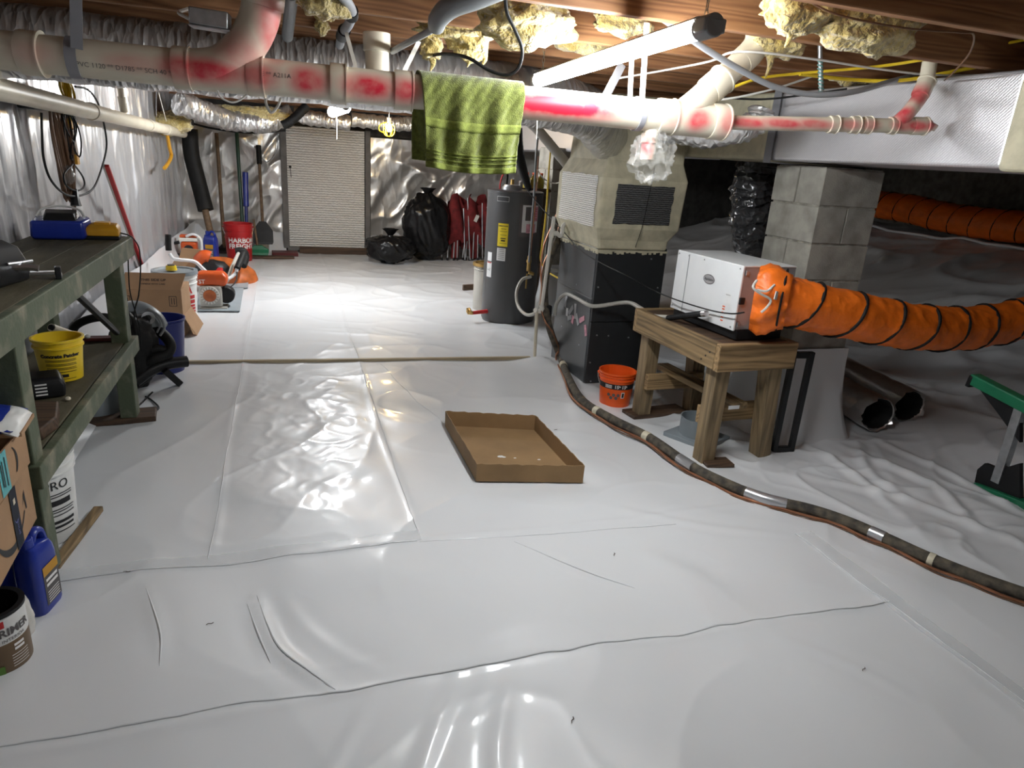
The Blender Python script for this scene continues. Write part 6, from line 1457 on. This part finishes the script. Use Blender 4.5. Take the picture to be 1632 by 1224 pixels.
sheet('pale blue-grey board under the string trimmer engine', [(-.80, 6.50, 0), (-.42, 6.48, 0), (-.44, 7.55, 0), (-.84, 7.55, 0)], 'floor_board')
sheet('second blue-grey board under the orange cutting tool', [(-.84, 7.57, 0), (-.40, 7.57, 0), (-.42, 8.45, 0), (-.84, 8.45, 0)], 'floor_board')

# pipe along the left wall
wpipe = thing('waste_pipe', 'cream waste pipe hung along the left foil wall', 'pipe', (-1.1, 6.2, 1.5))
a, b = V((-1.100, 3.180, 1.631)), V((-1.100, 9.234, 1.505))
M().cyl(a, b, .046, None, 22).build('pipe_section', 'pvc', wpipe)
def wpp(t_): return a + (b - a) * t_
t0 = None
for px_, ln_ in ((.62, .012), (.30, .012), (.78, .03)):
    M().cyl(wpp(px_), wpp(px_ + ln_), .052, None, 22).build('coupling', 'pvc', wpipe, bevel=.003)
q = V((-1.100, 5.998, 1.627)); m = M(); m.tube([q, q + V(0, -.02, .06), q + V(0, -.03, .10)], .03, 14, 4); m.build('tee', 'pvc', wpipe)
M().cyl(q + V(0, -.03, .08), q + V(0, -.04, .42), .024, None, 14).build('riser', 'pvc', wpipe); M().cyl(q + V(0, -.03, .16), q + V(0, -.032, .22), .030, None, 14).build('coupling', 'pvc', wpipe, bevel=.003)
for k, (px_, py_) in enumerate(((78, 150), (174, 172), (206, 180))):
    pass
for lab, pp in (('narrow white strap on the wall pipe near the black cord loop', (((-1.080, 5.108, 1.811), (-1.080, 5.085, 1.675)))), ('narrow white strap on the wall pipe beyond its tee', (((-1.080, 6.365, 1.860), (-1.080, 6.412, 1.671)))), ('white strap carrying the far end of the wall pipe', (((-1.080, 7.549, 1.849), (-1.080, 7.862, 1.610)))), ('grey strap beside the far wall pipe strap', (((-1.080, 7.417, 1.862), (-1.080, 7.285, 1.638))))):
    strap('hanger_strap', lab, list(pp), .02, 'white_strap' if 'white' in lab else 'grey_strap', None, up=(1, 0, 0))
tag(M().mm((-1.28, 8.6, 1.60), (-.95, 9.0, 1.72)).build('bracket_block', 'backing_dark', smooth=False), 'dark block in the far left corner above the wall pipe', 'block')

# cords hanging on the left wall
def hank(name, label, top, bot, n, mt, r, spread, seed=0, cat='cord'):
    t = thing(name, label, cat, bot); g = random.Random(seed); m = M(); top = V(top); bot = V(bot)
    for k in range(n):
        a = top + V(g.uniform(0, .03), g.uniform(-spread, spread), g.uniform(-.02, .02)); b_ = bot + V(g.uniform(0, .03), g.uniform(-spread, spread), g.uniform(-.02, .10))
        dx = V(g.uniform(0, .02), g.uniform(.01, spread), 0)
        m.tube([a, a.lerp(b_, .33) + dx, a.lerp(b_, .7) + dx, b_, a.lerp(b_, .7) - dx * .8, a.lerp(b_, .3) - dx * .8, a], r, 6, 4)
    m.build('cord_loop', mt, t)
    return t
hank('extension_cord', 'hank of brown extension cord hanging on the left foil wall', (-1.160, 4.466, 1.622), (-1.160, 4.545, 1.057), 9, 'wire_brown', .007, .06, 1)
hank('extension_cord', 'tangle of thin black cord beside the brown hank', (-1.140, 4.530, 1.612), (-1.140, 4.600, 1.336), 7, 'black_rubber', .004, .07, 2)
hank('extension_cord', 'yellow cord hank just below the wall pipe by the black loop', (-1.150, 4.695, 1.748), (-1.150, 4.659, 1.551), 5, 'wire_yellow', .008, .04, 3)
lv = thing('spirit_level', 'yellow level hanging upright on the left wall behind the cords', 'level', (-1.200, 4.956, 1.281))
M().bar((-1.190, 4.903, 1.614), (-1.190, 4.906, 1.486), .05, .022, (1, 0, 0)).build('level_end', 'amber_plastic', lv, bevel=.003, smooth=False); M().bar((-1.190, 4.904, 1.482), (-1.190, 4.929, 1.340), .045, .02, (1, 0, 0)).build('level_rail', 'pole_wood', lv, smooth=False); M().bar((-1.190, 4.929, 1.340), (-1.190, 4.929, 1.282), .05, .022, (1, 0, 0)).build('level_end', 'amber_plastic', lv, bevel=.003, smooth=False)
cable('extension_cord', 'large loop of black cord hanging from the wall pipe', [(-1.040, 4.465, 1.701), (-1.050, 4.771, 1.704), (-1.080, 5.106, 1.654), (-1.100, 5.298, 1.556), (-1.110, 5.371, 1.401), (-1.120, 5.226, 1.266), (-1.120, 4.955, 1.152), (-1.120, 4.648, 1.124), (-1.120, 4.341, 1.149), (-1.120, 4.126, 1.231), (-1.120, 4.054, 1.333), (-1.120, 4.080, 1.450), (-1.120, 4.119, 1.551)], .006, 'black_rubber', 'cord')
cable('extension_cord', 'small black cord loop with plug above the blue charger', [(-1.120, 4.574, 1.297), (-1.120, 4.725, 1.222), (-1.120, 4.726, 1.169), (-1.120, 4.556, 1.155), (-1.120, 4.375, 1.193), (-1.120, 4.357, 1.252), (-1.120, 4.549, 1.298)], .005, 'black_rubber', 'cord')
cable('plug_adapter', 'black plug adapter hanging above the blue charger', [(-1.120, 4.546, 1.162), (-1.120, 4.514, 1.123), (-1.120, 4.504, 1.076)], lambda t: .008 + .022 * t, 'black_plastic', 'plug', 8, 3)
tag(M().mm(V((-1.170, 4.263, 1.597)) - V(.06, .12, .03), V((-1.170, 4.362, 1.592)) + V(.02, .06, .05)).build('cord_hook', 'black_plastic', bevel=.01), 'black hook block on the wall pipe holding the cords', 'hook')
m = M(); m.ico((-1.130, 4.490, 1.246), (.03, .045, .05), 3, lambda P: .75 + .5 * fbm(P[:, 0] * 3, P[:, 1] * 3, P[:, 2] * 3)); tag(m.build('plastic_tag', 'clear_plastic'), 'small clear plastic bag hanging among the cords', 'bag')
cable('yellow_rope', 'short yellow rope hanging under the far wall pipe', [(-1.120, 8.125, 1.499), (-1.120, 8.210, 1.359), (-1.120, 8.292, 1.277), (-1.120, 8.031, 1.208), (-1.120, 7.760, 1.168)], .018, 'amber_plastic', 'rope', 8, 4)
cable('foam_tube', 'thick black foam tube standing in the far left corner', [(-1.069, 9.600, 1.568), (-1.070, 9.600, 1.278), (-1.021, 9.600, 0.984), (-0.943, 9.500, 0.616)], .095, 'black_rubber', 'tube', 14, 5)
cable('weathered_pole', 'pale weathered pole below the black foam tube', [(-0.955, 9.500, 0.653), (-0.906, 9.400, 0.397), (-0.830, 9.200, 0.092)], .04, 'pole_wood', 'pole', 10, 3)

# ================================================================ FAR WALL THINGS
t, rf = bucket('plastic_bucket', 'red plastic bucket with white lettering in the far left corner', (-.58, 9.52, 0), .15, .175, .47, 'red_plastic', bands=(.62, .80), handle=(0, -1.0), phi=-1.45)
for k, (s_, sz) in enumerate((('HARBOR', .085), ('FREIGHT', .085))): lettering(s_, sz, on_cyl((0, 0, 0), rf, -1.28, .265 - .075 * k, .004), 'ink_white', t, 'label_print', local=True, bold=.003)
for k in range(4): patch(on_cyl((0, 0, 0), rf, -1.2, .09 - .02 * k, .004), .16, .006, 8, 2).build('label_print', 'ink_white', t, local=True)
def tool(name, label, top, bot, r, mt, grip=None, gmt='black_rubber', head=None, hmt='black_paint'):
    t = thing(name, label, name.split('_')[-1], bot); top = V(top); bot = V(bot)
    M().cyl(bot, top, r, None, 10).build('shaft', mt, t)
    if grip: M().cyl(top + (bot - top) * grip, top + (top - bot).normalized() * .02, r * 1.7, None, 10).build('grip', gmt, t, bevel=.004)
    if head:
        w_, d, h = head; c = bot
        m = M(); L = []
        for z, k, y in ((0, .9, -.04), (.03, 1, -.03), (h * .6, 1, 0), (h, .35, .02)): L.append([(c.x - w_ / 2 * k, c.y + y - d / 2, c.z + z - .03), (c.x + w_ / 2 * k, c.y + y - d / 2, c.z + z - .03), (c.x + w_ / 2 * k, c.y + y + d / 2, c.z + z - .03), (c.x - w_ / 2 * k, c.y + y + d / 2, c.z + z - .03)])
        m.loft(L); m.build('head', hmt, t, bevel=.004, smooth=False)
    return t
tool('garden_hoe', 'brown wooden tool handle leaning left of the green one', (-0.828, 10.350, 1.543), (-0.800, 10.050, 0.033), .024, 'pole_wood', head=(.16, .03, .12))
tool('push_broom', 'dark green broom handle standing behind the red bucket', (-0.577, 10.350, 1.594), (-0.552, 10.050, 0.039), .024, 'pole_green', head=(.30, .06, .08), hmt='green_metal')
tool('snow_shovel', 'blue-gripped dark handle behind the red bucket', (-0.490, 10.200, 1.050), (-0.510, 10.000, 0.047), .022, 'blue_dark', grip=.42, gmt='blue_plastic', head=(.2, .03, .1))
tool('garden_shovel', 'wooden shovel with black grip left of the door panel', (-0.309, 10.300, 1.406), (-0.297, 10.100, 0.167), .020, 'pole_wood', grip=.18, head=(.26, .03, .30))
tool('hand_broom', 'green-backed broom head on the floor right of the red bucket', (-0.404, 9.900, 0.481), (-0.356, 9.750, 0.070), .015, 'pole_wood', head=(.26, .07, .12), hmt='green_metal')
plank('dark board lying against the wall left of the door panel', (-.02, 9.98, .03), (.34, .22, .05), .05, 'maroon')
plank('second dark board under the broom right of the red bucket', (-.18, 9.68, .02), (.55, .12, .03), .08, 'wood_dark')
plank('dark threshold plank at the foot of the foil door panel', (.66, 10.2, .05), (.96, .05, .10), -.02, 'wood_dark')
cable('white_wire', 'white wire hooked on the far left foil sheet', [(-0.053, 10.300, 1.601), (-0.068, 10.300, 1.414), (-0.122, 10.300, 1.289), (-0.214, 10.300, 1.218), (-0.291, 10.300, 1.278)], .007, 'wire_grey')
cable('ceiling_wire', 'dark wires strung along the far ceiling', [(-1.033, 9.200, 1.633), (-0.767, 9.200, 1.585), (-0.357, 9.300, 1.568), (0.041, 9.300, 1.626)], .012, 'black_rubber')
cable('orange_wire', 'thin pale wire bundle hanging under the drain pipe at the left', [(-0.199, 2.600, 1.651), (-0.187, 2.600, 1.623), (-0.150, 2.600, 1.611), (-0.110, 2.600, 1.636), (-0.100, 2.600, 1.670)], .003, 'wire_white')
def bag(label, c, rad, seed, neck=.25, ):
    t = thing('trash_bag', label, 'bag', (c[0], c[1], 0), group='black trash bags')
    def f(P):
        k = .80 + .28 * fbm(P[:, 0] * 2 + seed, P[:, 1] * 2, P[:, 2] * 2 + seed) + .10 * ridge(P[:, 0] * 4 + P[:, 2] * 2 + seed, P[:, 1] * 4, 3)
        return k * np.where(P[:, 2] < -.55, 1.0 - .35 * (-.55 - P[:, 2]), 1) * np.where(P[:, 2] > .45, 1 - .35 * (P[:, 2] - .45), 1)
    m = M(); m.ico((c[0], c[1], rad[2] * .88), rad, 5, f); m.build('bag_body', 'bag_plastic', t, ang=80)
    m = M(); z = rad[2] * 1.65; L = []
    for k, (r, dz) in enumerate(((.05, -.06), (.03, 0), (.06, .05), (.09, .09))): L.append([(c[0] + r * (1 + .4 * math.sin(5 * a + k)) * math.cos(a), c[1] + r * math.sin(a), z + dz) for a in np.linspace(0, 2 * PI, 21)[:-1]])
    m.loft(L, False); m.build('tied_neck', 'bag_plastic', t)
    return t
bag('small black trash bag in front of the large one', (1.36, 9.50, 0), (.34, .27, .23), 1.0)
bag('large black trash bag standing against the far foil wall', (1.93, 9.85, 0), (.36, .30, .56), 5.0)
def camp_chair(label, x, y, seed):
    t = thing('camp_chair', label, 'chair', (x, y, 0), group='folded red camp chairs'); g = random.Random(seed)
    def f(a, b):
        th = a * 2 * PI; z = .30 + b * .66 - .08 * b * b * (1 + math.sin(th * 2 + seed * 2))
        r = .13 * (.55 + .75 * math.sin(PI * min(1, .15 + b * .8))) * (1 + .4 * math.sin(3 * th + seed) + .25 * math.sin(5 * th + b * 6))
        return (x + r * 1.3 * math.cos(th) + .05 * (1 - b) * math.cos(th), y + r * .8 * math.sin(th), z - .16 * (1 - b) * (.5 + .5 * math.sin(2 * th + seed)))
    M().grid(40, 16, f).build('fabric', 'red_fabric', t, ang=80)
    M().mm((x - .06, y - .07, .02), (x + .05, y + .02, .5)).build('hanging_flap', 'red_fabric', t, bevel=.02)
    for k in range(6):
        dx = -.2 + .08 * k + g.uniform(-.02, .02)
        M().cyl((x + dx, y - .1 + g.uniform(-.03, .03), .02), (x + dx * .7, y - .06, .62 + g.uniform(0, .3)), .010, None, 8).build('leg', 'steel', t); M().cyl((x + dx, y - .1, .0), (x + dx, y - .1, .04), .016, None, 8).build('foot', 'black_plastic', t)
    m = M(); m.box((x - .02, y - .16, .62), (.05, .01, .1), (0, .4, 0)); m.build('mesh_tag', 'white_plastic', t, smooth=False)
    return t
camp_chair('folded red camp chair next to the large black trash bag', 2.38, 9.95, 1); camp_chair('folded red camp chair nearer the water heater', 2.68, 10.0, 2)

# crumbs of debris on the liner
tw0 = None
for k, (x, y, a, lab) in enumerate(((-.58, 2.36, -.3, 'tiny dark twig on the liner nearest the green bench'), (-.28, 2.02, .1, 'tiny dark twig left of the long fold in the liner'), (1.22, 2.12, .9, 'tiny dark twig on the liner in front of the cardboard tray'), (1.47, 3.42, .1, 'tiny dark twig between the cardboard tray and the pipe run'), (1.72, 1.32, .3, 'tiny dark twig on the liner at the lower right'), (.72, 1.36, .8, 'tiny dark twig on the nearest liner sheet at the bottom middle'))):
    if tw0 is None:
        tw0 = M().tube([(x - .010, y, fh(x, y) + .003), (x - .003, y + .003, fh(x, y) + .004), (x + .005, y, fh(x, y) + .004), (x + .012, y + .005, fh(x, y) + .003)], .0012, 5, 3).build('twig', 'wood_dark')
        b0 = Vector((x, y, fh(x, y))); z0_ = tw0.location.copy(); tw0.rotation_euler.z = a; c = tw0
    else:
        c = tw0.copy(); COL.objects.link(c); c.location = z0_ + (Vector((x, y, fh(x, y))) - b0); c.rotation_euler.z = a; WORLD[c] = Matrix()
    tag(c, lab, 'twig', 'tiny twigs on the liner')

# ================================================================ small pieces belong to the piece they sit on
SUBPARTS = {'label_print': ('label', 'energy_label', 'label_band', 'can_label', 'can_lower', 'bucket_body'), 'label_stripe': ('label',), 'label_panel': ('label', 'bucket_body'), 'tape_print': ('tape_strip',), 'flap_print': ('flap',),
            'sticker_mark': ('sticker',), 'sticker_print': ('sticker',), 'badge_face': ('badge',), 'logo': ('badge',), 'vent_fin': ('starter_guard',), 'starter_disc': ('starter_guard',),
            'handle_grip': ('bail_handle',), 'handle_ear': ('bucket_body',), 'spout_cap': ('lid_spout',), 'wye_branch': ('wye_body',), 'drain_valve': ('drain_nipple',), 'valve_lever': ('valve',),
            'reducer_bushing': ('reducer',), 'battery_slot': ('charger_body',), 'deck_trim': ('battery_deck',), 'name_plate_face': ('name_plate',), 'vent_hole': ('vent_ring',), 'woven_band': ('towel_cloth',), 'hem': ('towel_cloth',),
            'fabric_tag': ('gathered_collar',), 'drawstring': ('gathered_collar',), 'band_clamp': ('gathered_collar',), 'cover_stripe': ('top_cover',), 'arrow_print': ('side',), 'smile_print': ('side',), 'marking': ('charger_body',),
            'foil_panel': ('plenum',), 'sealant_edge': ('plenum',), 'thermostat_wire': ('plenum',), 'tape_wrap': ('insulation_sleeve',), 'print': ('pipe_section',), 'label_badge': ('can_lower',), 'label_mark': ('can_label',), 'label_picture': ('bucket_body',), 'label_barcode': ('bucket_body',)}
def _c(o):
    a = np.array([v.co[:] for v in o.data.vertices]); return a.mean(0)
for o in list(bpy.data.objects):
    base = o.name.split('.')[0]
    if o.type == 'MESH' and o.parent and o.parent.type == 'EMPTY' and base in SUBPARTS:
        for want in SUBPARTS[base]:
            sib = [q for q in o.parent.children if q.name.split('.')[0] == want and q is not o]
            if sib:
                oc = _c(o); best = min(sib, key=lambda q: float(((_c(q) - oc) ** 2).sum())); o.parent = best; break
